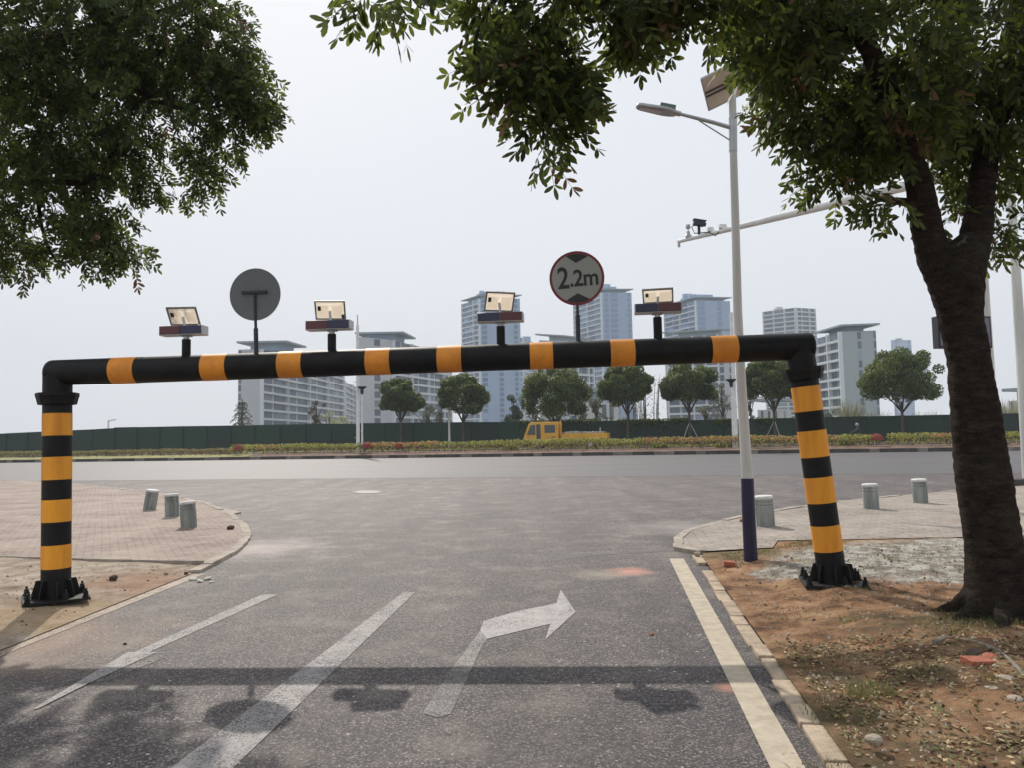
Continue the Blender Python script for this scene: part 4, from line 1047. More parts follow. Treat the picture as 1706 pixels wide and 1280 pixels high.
for i, (px, yt, wpx, lb) in enumerate(specs):
    p = Kp(px, TV, .52); H = P(px, yt, p.y).z-.52; W = wpx*p.y/FP
    t = round_tree_proto(H, W, 20+i, 17000+int(W*900)); t.location = p; tag(t, lb, 'tree', GRP); t.rotation_euler = (0, 0, i*1.3)
    if i in (4, 5):     # support stakes
        for k in range(3):
            a = k*2.1+.5; b = MB(); b.tube([(math.cos(a)*1.1, math.sin(a)*1.1, 0), (.08*math.cos(a), .08*math.sin(a), 2.0)], .035, 6); b.build('stake', m_steel, t)
random.seed(11)
m_leafg = mat('leaf_grey', (.11, .12, .10), .8, island=1, trans=.2); m_leafp = mat('leaf_pale', (.24, .28, .14), .8, island=1, trans=.2)
m_leafd = mat('leaf_dark', (.045, .07, .03), .8, island=1, trans=.2)
def loose_tree(px, ytop, wpx, v, label, m_, n=900, cat='tree', name='background_tree', shape=(1, 1.3), leaf=.16, nl=14):
    p = Kp(px, v, -.05); H = P(px, ytop, p.y).z; W = wpx*p.y/FP
    t = empty(name, p, 0, label, cat); r = np.random.default_rng(int(px*3+ytop))
    lumps = []
    for i in range(nl): lumps.append((r.normal()*W*.24, r.normal()*W*.24, H*r.uniform(.40, .93), W*r.uniform(.10, .22)))
    c, nn = blob_crown(lumps, n, .1, r); c[:, 2] = np.minimum(c[:, 2], H); leaves('crown', c, nn, r.uniform(leaf*.6, leaf*1.2, len(c)), [m_], None, t, .35)
    b = MB(); b.tube([(0, 0, 0), (.05, 0, H*.4), (0, .05, H*.75), (.03, 0, H*.95)], [.14, .10, .06, .02], 8)
    for x, y, z, rr in lumps: b.tube([(0, 0, z*.6), (x*.5, y*.5, z*.85), (x, y, z)], [.05, .035, .012], 5)
    b.build('trunk', m_barkg, t); return t
# conifer with sagging tiers at the left slab
p = Kp(403, 26, -.05); H = P(403, 664, p.y).z; t = empty('conifer', p, 0, 'sparse conifer with sagging tiers in front of the left apartment slab', 'tree')
b = MB(); b.tube([(0, 0, 0), (0, 0, H)], [.30, .05], 8); b.build('trunk', m_barkg, t)
cc = []; nn = []; b = MB()
for k in range(9):
    z = 1.2+k*(H-1.6)/8.5; ln = 2.6*(1-k/11)
    for q in range(5):
        a = q*1.26+k*.7+random.uniform(-.2, .2); e = Vector((math.cos(a)*ln, math.sin(a)*ln, z-.25)); m_ = Vector((math.cos(a)*ln*.5, math.sin(a)*ln*.5, z+.25))
        b.tube([(0, 0, z), m_, e], [.06, .045, .015], 5)
        for s_ in range(18):
            f = random.uniform(.2, 1); pt = Vector((0, 0, z)).lerp(m_, f*2) if f < .5 else m_.lerp(e, f*2-1); cc.append(pt+Vector((random.gauss(0, .1), random.gauss(0, .1), random.uniform(-.28, .03)))); nn.append((random.gauss(0, 1), random.gauss(0, 1), .2))
b.build('branches', m_barkg, t); leaves('crown', np.array(cc), np.array(nn), .16, [m_leafg], None, t, .35)
for a_ in ((527, 664, 26, 25, 'brownish bare tree against the left apartment slab', mat('leaf_brown', (.13, .11, .085), .9, island=1), 900), (548, 681, 34, 27, 'low dry bush right of the brownish bare tree', m_leafp, 700), (578, 692, 40, 26, 'pale green low thicket left of the climbing pole', m_leafp, 900),
           (712, 668, 30, 24, 'grey green loose tree between the first and second round trees', m_leafg, 700), (735, 672, 24, 26, 'thin grey loose tree left of the second round tree', m_leafg, 500), (856, 656, 36, 24, 'dark bushy tree low between second round tree and broad round tree', m_leafd, 1600),
           (893, 675, 30, 25, 'grey green bush under the broad round tree', m_leafg, 600), (968, 668, 26, 26, 'grey loose tree right of the broad round tree trunk', m_leafg, 500), (995, 655, 34, 27, 'tall dim tree between the broad tree and its right neighbour', m_leafg, 900), (1020, 690, 40, 24, 'low green thicket beside the forked round tree', m_leafd, 600),
           (1178, 672, 30, 27, 'grey loose tree under the right side of the gap tree', m_leafg, 500), (1206, 632, 38, 28, 'tall sparse grey tree left of the solar lamp', m_leafg, 700), (1252, 640, 26, 27, 'sparse pale tree just right of the solar lamp', m_leafg, 450), (1385, 678, 26, 27, 'small olive tree right of the barrier post', m_leafg, 700)):
    loose_tree(a_[0], a_[1], a_[2], a_[3], a_[4], a_[5], a_[6])
def stalks(px, ytop, wpx, v, label, m_, n, name, cat, lean=.25, th=.05, leafn=0, h0=0):
    p = Kp(px, v, -.05); H = P(px, ytop, p.y).z; W = wpx*p.y/FP; t = empty(name, p, 0, label, cat); b = MB()
    for i in range(n):
        x = random.uniform(-.5, .5)*W*(.35 if lean > .3 else .9); h = H*random.uniform(.72, 1.0); lx = (x/W+random.uniform(-.15, .15))*lean*h*2; ly = random.uniform(-1, 1)*lean*h*.6
        y0 = random.uniform(-.4, .4)
        b.tube([(x, y0, 0), (x+lx*.35, y0+ly*.3, h*.6), (x+lx, y0+ly, h)], [th, th*.8, th*.2], 4)
    tag(b.build('stems', m_, t, smooth=False), kind='stuff')
    if leafn:
        c = np.stack([rng.normal(size=leafn)*W*.35, rng.normal(size=leafn)*.5, H*rng.uniform(.35, 1.0, leafn)], 1); leaves('foliage', c, rng.normal(size=(leafn, 3)), .15, [m_leafg], None, t, .3)
m_bam = mat('bamboo', (.10, .12, .08), .7); m_pam = mat('pampas', (.34, .33, .20), .9, island=1)
stalks(1073, 622, 52, 24, 'cluster of upright grey green bamboo stems behind the forked round tree', m_bam, 22, 'bamboo', 'bamboo', .05, .07, 350)
stalks(1418, 664, 62, 22, 'pale pampas grass clump spreading over the hoarding by the right building', m_pam, 170, 'pampas_grass', 'grass clump', .45, .03)
stalks(1462, 684, 56, 22, 'pale pampas grass clump left of the dome tree trunk', m_pam, 120, 'pampas_grass', 'grass clump', .45, .03)
stalks(1545, 684, 50, 22, 'pale pampas grass clump right of the dome tree trunk', m_pam, 110, 'pampas_grass', 'grass clump', .45, .03)
stalks(1682, 662, 60, 22, 'pale pampas grass clump right of the big trunk', m_pam, 130, 'pampas_grass', 'grass clump', .45, .03)

# ================================================================== TRUCK
m_yel = mat('truck_yellow', (.66, .34, .025), .4, var=.2, vscale=1.5, coat=.3); m_tyre = mat('tyre', (.02, .02, .02), .9); m_tgl = mat('truck_glass', (.02, .035, .03), .1, spec=.8); m_gray = mat('door_grey', (.05, .06, .06), .5)
uT0, uT1 = Ku(876, 8.5), Ku(1015, 8.5); LT_ = uT1-uT0; oT = K(uT0, 8.5, FZ+.002)
ang = math.atan2(KD.y, KD.x)
tk = empty('crew_cab_truck', oT, ang, 'yellow crew cab flatbed truck driving left behind the hedge', 'truck')
Wd = 1.9; s = LT_/6.2; H_ = 2.42
def sx(x): return x*s
cab = [(.02, .55), (0, 1.0), (.10, 1.35), (.42, 2.28), (.60, H_), (2.55, H_), (2.62, H_-.08), (2.62, .55)]
b = MB(); b.prism([(sx(x), -Wd/2, z) for x, z in cab], (0, Wd, 0)); b.build('cab', m_yel, tk, bevel=.04)
def side(poly, nm, m_, y=-Wd/2-.006, th=.012, par=tk):
    b = MB(); b.prism([(sx(x), y, z) for x, z in poly], (0, th, 0)); return b.build(nm, m_, par, smooth=False)
side([(.28, 1.30), (.55, 2.15), (.92, 2.15), (.92, 1.30)], 'front_window', m_tgl)
side([(.98, .70), (.98, 2.22), (1.30, 2.22), (1.30, .70)], 'front_door', m_gray)
rd_ = side([(1.38, .62), (1.38, 2.30), (2.50, 2.30), (2.50, .62)], 'rear_door', m_yel, y=-Wd/2-.012)
side([(1.60, 1.45), (1.60, 2.15), (2.38, 2.15), (2.38, 1.45)], 'window', m_tgl, y=-Wd/2-.02, par=rd_)
side([(2.10, 1.05), (2.10, 1.13), (2.35, 1.13), (2.35, 1.05)], 'handle', m_red, y=-Wd/2-.03, th=.02, par=rd_)
b = MB(); b.prism([(sx(.11), -.8, 1.42), (sx(.43), -.75, 2.22), (sx(.43), .75, 2.22), (sx(.11), .8, 1.42)], (-.02, 0, .008)); b.build('windscreen', m_tgl, tk, smooth=False)
b = MB(); b.box((sx(3.0), 0, .62), (sx(5.6), .8, .16)); b.build('chassis', m_dark, tk)
b = MB(); b.box((sx(4.5), 0, .92), (sx(3.35), Wd, .08))
bed = b.build('flatbed', m_yel, tk)
for y in (-Wd/2+.02, Wd/2-.02):
    b = MB(); b.box((sx(4.5), y, 1.16), (sx(3.35), .04, .42)); b.build('side_board', m_yel, bed, bevel=.01)
for x in (2.85, 6.15):
    b = MB(); b.box((sx(x), 0, 1.16), (.04, Wd-.08, .42)); b.build('end_board', m_yel, bed)
for x, h in ((2.75, 1.42), (5.62, .75)):
    b = MB(); b.box((sx(x), -.5, 1.1+h/2), (.09, .09, h)); b.build('stanchion', m_yel if x < 3 else m_steel, bed)
b = MB(); b.tube([(sx(2.9), -.9, 1.46), (sx(6.1), -.9, 1.46)], .02, 6); b.build('rail', m_steel, bed)
for x in (1.0, 4.9):
    for y in (-Wd/2+.12, Wd/2-.12):
        b = MB(); b.cyl((sx(x), y-.11, .40), (sx(x), y+.11, .40), .40, n=28); wh = b.build('wheel', m_tyre, tk); b = MB(); b.cyl((sx(x), y-.118, .40), (sx(x), y+.118, .40), .22, n=20); b.build('rim', m_steel, wh)
b = MB(); b.tube([(sx(.25), -Wd/2-.02, 1.55), (sx(-.05), -Wd/2-.22, 1.6)], .015, 6); b.box((sx(-.06), -Wd/2-.25, 1.5), (.06, .16, .34)); b.build('mirror', m_dark, tk)
for y in (-.65, .65):
    b = MB(); b.box((-.01, y, .85), (.05, .3, .16)); b.build('headlight', m_white, tk)
random.seed(5)
for i in range(9):
    x = 3.1+i*.33; b = MB(); b.lathe((sx(x), -.35+random.uniform(-.3, .5), .961), [(.16, 0), (.22, .3), (.20, .45+random.uniform(0, .18)), (.05, .55)], 9)
    o = b.build('sack', mat('sack_pale', (.35, .36, .34), .8, var=.4), None, smooth=False)
    o.matrix_world = tk.matrix_basis @ o.matrix_basis; tag(o, 'pale lumpy sack lying among others on the bed of the yellow truck', 'sack', 'sacks on the truck bed')

# ---- rider behind the hedge
pr_ = Kp(1429, 6.9, FZ+.002); rd = empty('scooter', pr_, ang, 'dark scooter ridden behind the hedge, mostly hidden by it', 'scooter')
b = MB(); b.tube([(-.55, 0, .30), (-.5, 0, .62), (-.25, 0, .72), (.2, 0, .70), (.55, 0, .55), (.62, 0, .45)], [.05, .10, .13, .14, .12, .05], 12); b.tube([(-.5, 0, .35), (.1, 0, .28), (.5, 0, .45)], [.09, .12, .1], 10); b.build('body', m_dark, rd)
for x in (-.62, .60):
    b = MB(); b.cyl((x, -.05, .24), (x, .05, .24), .24, n=24); b.build('wheel', m_tyre, rd)
b = MB(); b.tube([(-.62, 0, .30), (-.45, 0, .95)], .03, 8); b.tube([(-.44, -.3, 1.02), (-.46, 0, .95), (-.44, .3, 1.02)], .018, 8); b.build('handlebar', m_dark, rd)
pe = empty('person', pr_, ang, 'rider in dark jacket and pale helmet seated on the scooter behind the hedge', 'person')
def skin(name, nodes, edges, m_, parent, sub=2):
    me = bpy.data.meshes.new(name); me.from_pydata([n_[:3] for n_ in nodes], edges, []); o = bpy.data.objects.new(name, me); COL.objects.link(o)
    md_ = o.modifiers.new('skin', 'SKIN'); md_.use_smooth_shade = True
    for i, n_ in enumerate(nodes): me.skin_vertices[0].data[i].radius = (n_[3], n_[3] if len(n_) < 5 else n_[4])
    me.skin_vertices[0].data[0].use_root = True
    s_ = o.modifiers.new('sub', 'SUBSURF'); s_.levels = sub; s_.render_levels = sub
    bpy.context.view_layer.update(); m2 = bpy.data.meshes.new_from_object(o.evaluated_get(bpy.context.evaluated_depsgraph_get())); o.modifiers.clear(); o.data = m2
    m2.materials.clear(); m2.materials.append(m_); m2.polygons.foreach_set('use_smooth', [True]*len(m2.polygons)); o.parent = parent; return o
m_skin = mat('skin', (.42, .25, .17), .6); m_jkt = mat('jacket', (.03, .03, .045), .8)
nodes = [(.18, 0, .84, .15), (.14, 0, 1.05, .15), (.08, 0, 1.27, .17), (.05, 0, 1.40, .10), (.03, 0, 1.47, .06), (0, 0, 1.60, .10),
 (.07, -.20, 1.36, .075), (-.10, -.30, 1.15, .05), (-.36, -.29, 1.05, .04), (-.45, -.28, 1.05, .035), (.07, .20, 1.36, .075), (-.10, .30, 1.15, .05), (-.36, .29, 1.05, .04), (-.45, .28, 1.05, .035),
 (.12, -.12, .82, .11), (-.25, -.17, .78, .08), (-.28, -.15, .42, .06), (-.36, -.15, .40, .045), (.12, .12, .82, .11), (-.25, .17, .78, .08), (-.28, .15, .42, .06), (-.36, .15, .40, .045)]
edges = [(0, 1), (1, 2), (2, 3), (3, 4), (4, 5), (3, 6), (6, 7), (7, 8), (8, 9), (3, 10), (10, 11), (11, 12), (12, 13), (0, 14), (14, 15), (15, 16), (16, 17), (0, 18), (18, 19), (19, 20), (20, 21)]
skin('body', nodes, edges, m_jkt, pe)
b = MB(); b.lathe((.0, 0, 1.50), [(.085, 0), (.10, .06), (.098, .12), (.07, .19), (.02, .215)], 18); b.build('face', m_skin, pe)
b = MB(); b.lathe((.015, 0, 1.56), [(.125, 0), (.14, .06), (.13, .12), (.09, .18), (.03, .205)], 20); b.build('helmet', mat('helmet', (.25, .27, .27), .3), pe)

# ================================================================== BUILDINGS
WB = 0
m_wall = mat('wall_pale', (.48, .50, .54), .85, var=.06, vscale=.1); m_wallb = mat('wall_blue', (.30, .40, .56), .8, var=.06, vscale=.1); m_wallg = mat('wall_beige', (.50, .50, .49), .85, var=.06, vscale=.1)
vary_later = True
m_slab = mat('slab_white', (.62, .66, .70), .8); m_win = mat('window_band', (.085, .125, .17), .3, var=.35, vscale=.12); m_winb = mat('window_blue', (.10, .18, .32), .3, var=.3, vscale=.12); m_roof = mat('roof_grey', (.25, .31, .35), .8)
vary(m_win, (.05, .08, .12), (.15, .19, .24)); vary(m_winb, (.06, .12, .22), (.17, .27, .42))
def building(name, label, px, py, Z, left=None, right=None, floors=10, z0=0, wallm=None, winm=None, lstyle='balcony', rstyle='blank', bays=(5, 3), canopy=True, corner_strip=False, roofextra=None):
    """corner column seen at px with its top at py and distance Z; left/right = (px, py of the top) of the other two corners"""
    wallm = wallm or m_wall; winm = winm or m_win
    C_ = P(px, py, Z); H = C_.z
    def edge(e):
        q = G(e[0], e[1], H); return Vector((q.x, q.y, 0)) if len(e) < 3 else Vector((P(e[0], e[1], e[2]).x, e[2], 0))
    c = Vector((C_.x, C_.y, 0)); l_ = edge(left); r_ = edge(right); back = l_+r_-c
    t = empty(name, c, 0, label, 'building'); o = t.location
    b = MB(); b.prism([l_-o, c-o, r_-o, back-o], (0, 0, H)); b.build('walls', wallm, t, smooth=False)
    fh = H/floors; cnt = [0]; rest = MB(); restb = MB()
    for (a, e, st, nb) in ((l_, c, lstyle, bays[0]), (c, r_, rstyle, bays[1])):
        d = (e-a); L_ = d.length; d.normalize(); nn = Vector((d.y, -d.x, 0))
        if nn.dot(-c) < 0: nn = -nn
        ro = Matrix((d, nn, Vector((0, 0, 1)))).transposed()
        if st == 'balcony':
            for f in range(1, floors):
                z = f*fh
                b = MB(); b.box(a-o+d*L_/2+nn*.55+Vector((0, 0, z)), (L_*.985, 1.1, fh*.13), ro); b.box(a-o+d*L_/2+nn*1.1+Vector((0, 0, z+fh*.12)), (L_*.985, .08, fh*.13), ro)
                b.build('balcony', m_slab, t, smooth=False)
            for k in range(nb):
                for f in range(floors):
                    bb = MB() if cnt[0] < 96 else rest
                    w_ = L_/nb; bb.box(a-o+d*w_*(k+.5)+nn*.06+Vector((0, 0, f*fh+fh*.58)), (w_*(.86 if k % 2 else .74), .16, fh*.80), ro)
                    if cnt[0] < 96: bb.build('window', winm, t, smooth=False)
                    cnt[0] += 1
            for k in range(nb+1):
                if k in (0, nb) or k % 2 == 0:
                    b = MB(); b.box(a-o+d*min(max(L_/nb*k, .25), L_-.25)+nn*.62+Vector((0, 0, H/2)), (.45, 1.2, H*.998), ro); b.build('pier', m_slab, t, smooth=False)
        elif st[0] == 'strip':
            for f0, f1 in st[1]:
                for f in range(floors):
                    bb = MB() if cnt[0] < 96 else rest
                    bb.box(a-o+d*L_*(f0+f1)/2+nn*.05+Vector((0, 0, f*fh+fh*.55)), (L_*(f1-f0), .14, fh*.72), ro)
                    if cnt[0] < 96: bb.build('window', winm, t, smooth=False)
                    cnt[0] += 1
    if rest.v: tag(rest.build('windows', winm, t, smooth=False), kind='stuff')
    if canopy != True and floors > 15:
        cen0 = (l_+r_)/2-o; rs = random.Random(int(px))
        for k in range(3):
            b = MB(); q = cen0+(l_-c)*rs.uniform(-.3, .3)+(r_-c)*rs.uniform(-.3, .3); hh = rs.uniform(1.5, 3.5); b.box(q+Vector((0, 0, H+hh/2+(fh*1.2 if canopy == 2 else 0))), (rs.uniform(2, 5), rs.uniform(2, 4), hh)); b.build('roof_tank', wallm, t, smooth=False)
    if canopy:
        cen = (l_+r_)/2-o
        b = MB()
        pts = [l_-o, c-o, r_-o, back-o]; off_ = lambda k: [p+((l_-c).normalized()*a1+(r_-c).normalized()*a2)*k for p, (a1, a2) in zip(pts, ((1, -1), (-1, -1), (-1, 1), (1, 1)))]; big_ = off_(.8); ins = off_(-2.2)
        b.prism([p+Vector((0, 0, H+fh*.55)) for p in big_], (0, 0, fh*.18)); b.prism([p+Vector((0, 0, H+.01)) for p in ins], (0, 0, fh*.54)); b.build('roof', m_roof, t, smooth=False)
        if canopy == 2:
            mid = [cen+(p-cen)*.5 for p in pts]; b = MB(); b.prism([p+Vector((0, 0, H+fh*.74)) for p in mid], (0, 0, fh*.9)); b.build('plant_room', wallm, t, smooth=False)
    return t
S = lambda *a: ('strip', a)
slabA = building('apartment_slab', 'left apartment slab with blank end wall and long receding balcony front', 433, 581, 248, (397, 582), (570, 622), 11, lstyle=S((.02, .14)), rstyle='balcony', bays=(3, 8), canopy=False)
building('apartment_block', 'small far apartment block between the left slab and the climbing pole', 572, 634, 380, (560, 633), (592, 645), 11, lstyle='balcony', rstyle='balcony', bays=(2, 3), canopy=False)
slabB = building('apartment_slab', 'second apartment slab right of the climbing pole, flat roof canopy, behind the two left round trees', 652, 566, 250, (594, 560), (748, 588), 12, lstyle=S((.50, .66),), rstyle='balcony', bays=(3, 7), canopy=False)
building('residential_tower', 'pale blue tower right of the barrier middle, balconies on its left side', 800, 497, 430, (771, 506), (866, 497), 27, wallm=m_wallb, winm=m_winb, lstyle='balcony', rstyle=S((.03, .16), (.45, .56), (.84, .93)), bays=(3, 3), canopy=2)
building('apartment_block', 'low hazy block stepping down just right of the pale blue tower', 870, 562, 520, (858, 562), (889, 570), 18, wallm=m_wallb, lstyle='balcony', rstyle='balcony', bays=(2, 2), canopy=False)
building('apartment_slab', 'low slab with jutting roof canopy left of the sign stem', 940, 568, 260, (898, 566), (985, 573), 12, lstyle=S((.6, .8)), rstyle='balcony', bays=(3, 5))
building('residential_tower', 'tall blue tower directly behind the height limit sign', 1003, 487, 440, (957, 502), (1052, 487), 28, wallm=m_wallb, winm=m_winb, lstyle='balcony', rstyle=S((.06, .20), (.28, .52), (.86, .95)), bays=(4, 3), canopy=2)
building('residential_tower', 'wide blue tower behind the rightmost warning light', 1160, 500, 430, (1108, 514), (1216, 501), 26, wallm=m_wallb, winm=m_winb, lstyle='balcony', rstyle=S((.05, .25), (.62, .74)), bays=(4, 3), canopy=2)
building('apartment_slab', 'low slab with flat roof in front of the wide blue tower, left of the solar lamp', 1196, 557, 270, (1110, 562), (1222, 557), 13, lstyle='balcony', rstyle=S((.05, .30), (.66, .80)), bays=(4, 2))
building('residential_tower', 'pale beige tower above the right end of the beam', 1325, 512, 520, (1271, 519), (1357, 514), 28, wallm=m_wallg, winm=m_win, lstyle='balcony', rstyle='balcony', bays=(3, 3), canopy=False)
def front_roof(t, x0, x1, y, Z, deep):
    a, c = P(x0, y, Z), P(x1, y, Z); o = t.location; z = a.z-o.z; b = MB()
    poly = [Vector((a.x-o.x, Z-o.y, z)), Vector((c.x-o.x, Z-o.y, z)), Vector((c.x-o.x+2, Z+deep-o.y, z)), Vector((a.x-o.x+2, Z+deep-o.y, z))]
    b.prism(poly, (0, 0, -.6)); b.build('roof_canopy', m_roof, t, smooth=False)
    b = MB(); b.prism([q+Vector((3.5 if i in (0, 3) else -3.5, 0, 0))+Vector((0, 3 if i < 2 else -3, -.6)) for i, q in enumerate(poly)], (0, 0, -2.2)); b.build('roof_storey', m_wallb, t, smooth=False)
front_roof(slabA, 394, 478, 568, 246, 16); front_roof(slabB, 591, 672, 553, 248, 16)
b_ = building('apartment_slab', 'pale office like slab right of the right barrier post with blank end wall', 1403, 552, 221, (1363, 563), (1459, 550), 11, wallm=mat('wall_grey', (.34, .39, .42), .85, var=.06, vscale=.1), lstyle='balcony', rstyle=S((.45, .55), (.93, .99)), bays=(4, 3))
building('distant_tower', 'faint distant tower above the dome shaped tree', 1488, 566, 900, (1484, 566), (1518, 566), 20, wallm=m_wallb, winm=m_winb, lstyle=S((.3, .6)), rstyle=S((.1, .2), (.8, .9)), canopy=False)
building('low_house', 'low pale house behind the hoarding right of the solar lamp', 1300, 683, 150, (1262, 684), (1318, 684), 2, wallm=m_wallg, lstyle=S((.15, .25), (.45, .55), (.75, .85)), rstyle=S((.3, .5)), canopy=True)
building('low_house', 'low grey building at the right edge beyond the hoarding', 1700, 668, 170, (1680, 669), (1740, 668), 2, wallm=m_wallg, lstyle=S((.2, .4)), rstyle=S((.1, .3), (.5, .7)), canopy=True)
building('low_house', 'grey low house glimpsed below the tree left of the bright sky gap', 1000, 672, 160, (960, 672), (1030, 673), 2, wallm=m_wallg, lstyle=S((.2, .4)), rstyle=S((.1, .3), (.5, .7)), canopy=True)

# ================================================================== SMALL GROUND THINGS
random.seed(3)
def rock(name, px, py, r, m_, label, cat, z=.05, flat=.6, box=False):
    p = G(px, py, z); b = MB()
    bm = bmesh.new()
    if box: bmesh.ops.create_cube(bm, size=1); sc = (r*2, r*1.1, r*.9)
    else: bmesh.ops.create_icosphere(bm, subdivisions=2, radius=1); sc = (r, r*.8, r*flat)
    for v in bm.verts: v.co = Vector((v.co.x*sc[0], v.co.y*sc[1], v.co.z*sc[2]))*(1+(.22*noise.noise(v.co*1.7+Vector((px, py, 0))) if not box else random.uniform(-.05, .05)))
    me = bpy.data.meshes.new(name); bm.to_mesh(me); bm.free(); me.materials.append(m_); o = bpy.data.objects.new(name, me); COL.objects.link(o)
    o.location = p+Vector((0, 0, r*(.3 if not box else .38))); o.rotation_euler = (random.uniform(-.2, .2), random.uniform(-.2, .2), random.uniform(0, 3))
    if label: tag(o, label, cat)
    return o
m_brick = mat('red_brick', (.38, .12, .07), .9, var=.3, vscale=20, bump=.5); m_stone = mat('field_stone', (.40, .34, .27), .9, var=.3, vscale=10, bump=.6); m_darkst = mat('dark_stone', (.09, .06, .045), .9, var=.3, vscale=10)
rock('brick', 1215, 944, .062, m_brick, 'brown red broken brick lying on the dirt left of the barrier foot', 'brick', .05, box=True)
rock('brick', 1630, 1118, .085, m_brick, 'red broken brick in the shaded hollow at the lower right', 'brick', .09, box=True)
rock('brick', 1650, 1105, .07, m_brick, 'second red brick fragment touching the bigger one in the hollow', 'brick', .09)
rock('stone', 1622, 1098, .07, m_darkst, 'dark stone behind the red brick in the shaded hollow', 'stone', .09)
rock('stone', 1162, 926, .05, m_stone, 'grey stone at the rounded end of the right kerb', 'stone', .05)
rock('stone', 1238, 870, .06, m_brick, 'small reddish stone left of the navy lamp foot', 'stone', .05)
rock('stone', 189, 966, .055, m_darkst, 'brown stone on the dirt right of the left barrier foot', 'stone', .05)
rock('stone', 384, 882, .07, m_darkst, 'dark stone on the tip of the left pavement', 'stone', .05)
rock('stone', 277, 957, .03, m_stone, 'small pale stone at the dirt edge under the left pavement', 'stone', .03)
rock('stone', 310, 957, .03, m_darkst, 'small dark stone by the end of the left edge line', 'stone', .02)
rock('stone', 1086, 1059, .022, m_brick, 'tiny reddish stone alone on the asphalt right of the arrow', 'stone', 0)
rock('stone', 208, 1075, .018, m_darkst, 'tiny dark stone on the asphalt at the left lane line', 'stone', 0)
rock('stone', 1456, 1238, .045, m_stone, 'pale angular stone on the dirt at the bottom right', 'stone', .08)
rock('stone', 1650, 1155, .05, m_stone, 'pale flat stone in the litter right of the tree hollow', 'stone', .1, .3)
rock('stone', 1676, 1138, .06, m_stone, 'pale stone near the curved edging at the right border', 'stone', .1, .4)
rock('stone', 1690, 1170, .05, m_stone, 'cream coloured stone at the right border below the edging', 'stone', .1, .4)
for i, (x, y, r) in enumerate(((322, 968, .05), (334, 971, .045), (346, 967, .05), (352, 972, .03))):
    o = rock('rubble_chip', x, y, r, mat('plaster', (.50, .48, .42), .9), ('pale plaster chip on the asphalt by the left edge line, one of a loose row'), 'rubble', 0, .35); o['group'] = 'plaster chips by the left edge line'
# curved concrete edging of the tree pit
e = [G(x, y, .13) for x, y in ((1556, 1068), (1580, 1061), (1620, 1068), (1655, 1080), (1680, 1098), (1706, 1125), (1740, 1160))]
P2, R2 = smooth_path(e, [.017]*len(e), 5); b = MB(); b.tube([p+Vector((0, 0, -.01)) for p in P2], R2, 6)
tag(b.build('edging', mat('edging_concrete', (.22, .20, .165), .9, var=.3, vscale=8)), 'thin curved concrete edging half buried in the dirt below the big trunk', 'edging')
# loose litter on the dirt: small stones, dry leaves, grass blades
def scatter(pxs, n, fn):
    out = []
    while len(out) < n:
        x, y = random.uniform(-6, 8), random.uniform(1.5, 13); p = Vector((x, y, 0)); q = proj(p)
        if fn(q[0], q[1]): out.append((x, y))
    return out
def right_dirt(x, y):
    t = (y-932)/(1280-932); xl = 1190+t*240
    return 925 < y < 1400 and x > xl and x < 1900
def left_dirt(x, y): return 948 < y < 1085 and -150 < x < 300-(y-960)*2.6
pts = [(x, y, hR(x, y)) for x, y in scatter(None, 4200, right_dirt)]+[(x, y, hL(x, y)) for x, y in scatter(None, 500, left_dirt)]
b = MB()
for x, y, z in pts:
    r = random.choice((.005, .007, .009, .014, .020 if random.random() < .3 else .008)); c = Vector((x, y, z+r*.3)); a = random.uniform(0, 6)
    vs = [c+Vector((math.cos(a+k*1.256)*r*random.uniform(.7, 1.2), math.sin(a+k*1.256)*r*random.uniform(.7, 1.2), -r*.4)) for k in range(5)]+[c+Vector((random.uniform(-.3, .3)*r, random.uniform(-.3, .3)*r, r*.6))]
    b.add(vs, [(k, (k+1) % 5, 5) for k in range(5)], random.choice((0, 0, 1, 2)))
tag(b.build('gravel', [m_stone, mat('grit', (.32, .22, .14), .9), m_darkst], smooth=False), kind='stuff')
pts = [(x, y, hR(x, y)) for x, y in scatter(None, 5200, lambda x, y: right_dirt(x, y) and (y > 1080 or (x > 1560 and y > 1030)) and random.random() < (.25+.75*(nz2(x*.01, y*.02, 1) > -.05)))]
c = np.array(pts)+np.array([0, 0, .008]); nn = rng.normal(size=(len(c), 3))*.35+np.array([0, 0, 1])
mi = rng.integers(0, 3, len(c))
tag(leaves('leaf_litter', c, nn, rng.uniform(.008, .022, len(c)), [mat('litter_brown', (.16, .10, .05), .9, island=1), mat('litter_tan', (.36, .27, .15), .9, island=1), mat('litter_olive', (.12, .12, .045), .9, island=1)], mi), kind='stuff')
pr = [(x, y) for x, y in scatter(None, 160, lambda x, y: right_dirt(x, y) and y < 1240 and x < 1700)]
def tuft_mesh(name, spots, m_):
    V = []; F = []; b = MB()
    for (x, y, R_, n_, hh) in spots:
        for i in range(n_):
            a = random.uniform(0, 6.28); r = R_*math.sqrt(random.random()); px_, py_ = x+math.cos(a)*r, y+math.sin(a)*r; z = hR(px_, py_) if x > 0 else hL(px_, py_)
            h = hh*random.uniform(.4, 1); l = Vector((random.gauss(0, .5), random.gauss(0, .5), 0))*h; t2 = random.uniform(0, 3.14); w_ = Vector((math.cos(t2), math.sin(t2), 0))*.0028; o = Vector((px_, py_, z-.003))
            b.add([o-w_, o+w_, o+l*.4+Vector((0, 0, h*.6))+w_*.7, o+l*.4+Vector((0, 0, h*.6))-w_*.7, o+l+Vector((0, 0, h*.9))], [(0, 1, 2, 3), (3, 2, 4)])
    return b.build(name, m_, smooth=False)
def gs(px, py, R_, n_, hh): p = G(px, py, .06); return (p.x, p.y, R_, n_, hh)
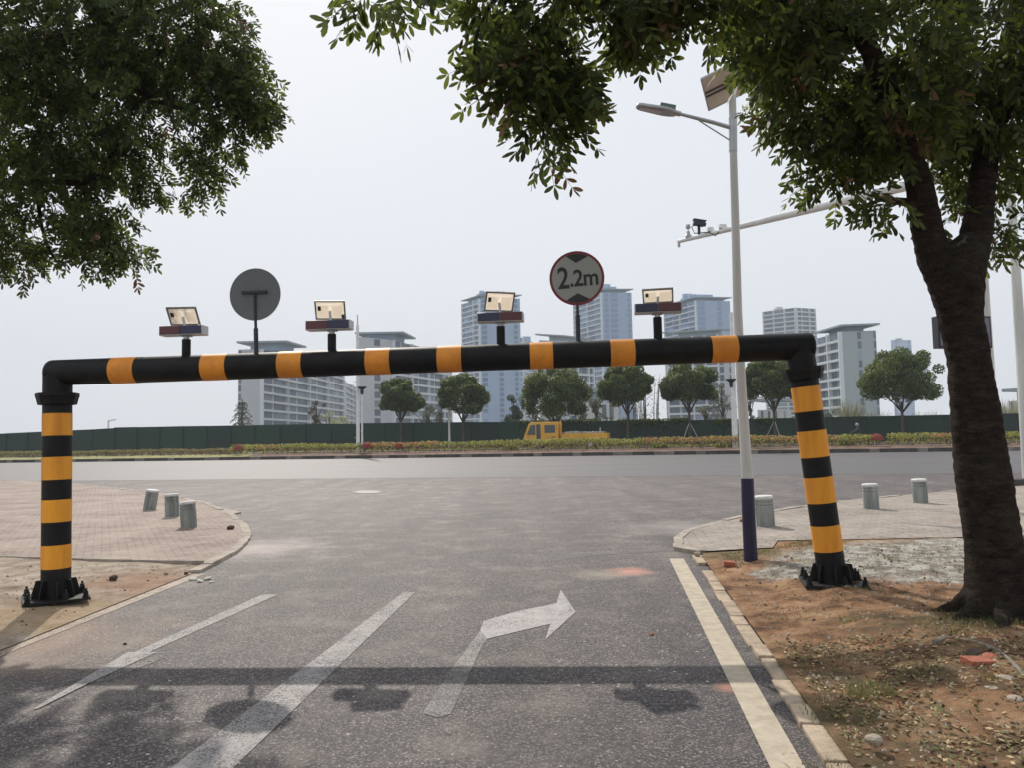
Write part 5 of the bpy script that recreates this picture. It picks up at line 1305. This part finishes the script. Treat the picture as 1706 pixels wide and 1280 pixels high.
m_gr = mat('grass_blade', (.10, .105, .035), .7, island=1, trans=.3)
sp_ = [gs(1448, 1152, .13, 160, .09), gs(1250, 925, .35, 420, .045), gs(1340, 911, .35, 500, .05), gs(1380, 909, .3, 300, .04), gs(1425, 1175, .25, 130, .04), gs(1395, 1180, .2, 110, .04), gs(1600, 1062, .3, 260, .06), gs(1690, 1050, .25, 220, .07), gs(1400, 1290, .2, 150, .05), gs(1500, 1040, .35, 140, .03), gs(1360, 1108, .25, 160, .03), gs(1640, 1045, .3, 200, .06), gs(1700, 905, .5, 300, .04)]
for i in range(46):
    x, y = pr[i]; sp_.append((x, y, random.uniform(.05, .2), random.randint(20, 60), random.uniform(.02, .05)))
tag(tuft_mesh('grass', sp_, m_gr), kind='stuff')
# small pale chips on the asphalt
b = MB()
for i in range(150):
    px_, py_ = random.uniform(60, 1150), random.uniform(930, 1280)
    c = G(px_, py_, .001); r = random.uniform(.004, .011); a = random.uniform(0, 6)
    if random.random() < .45: c = G(random.uniform(960, 1180), random.uniform(930, 1150), .001)
    b.add([c+Vector((math.cos(a+k*1.256)*r*random.uniform(.6, 1.5), math.sin(a+k*1.256)*r, 0)) for k in range(5)]+[c+Vector((0, 0, r*.5))], [(k, (k+1) % 5, 5) for k in range(5)])
tag(b.build('grit', mat('grit_pale', (.50, .46, .42), .9), smooth=False), kind='stuff')

#@@OBJECTS

# ------------------------------------------------------------------ haze
hz = MB(); hz.box((0, 480, 69.9), (1600, 1120, 142))
ho = hz.build('haze', [], smooth=False); tag(ho, kind='stuff')
m = bpy.data.materials.new('haze'); m.use_nodes = True; n = m.node_tree.nodes; l = m.node_tree.links
n.remove(n['Principled BSDF']); pv = n.new('ShaderNodeVolumePrincipled'); pv.inputs['Color'].default_value = (.86, .92, 1, 1)
pv.inputs['Density'].default_value = HAZE if 'HAZE' in globals() else .0005; pv.inputs['Anisotropy'].default_value = 0
l.new(pv.outputs[0], n['Material Output'].inputs['Volume']); ho.data.materials.clear(); ho.data.materials.append(m)
scene.cycles.volume_bounces = 0
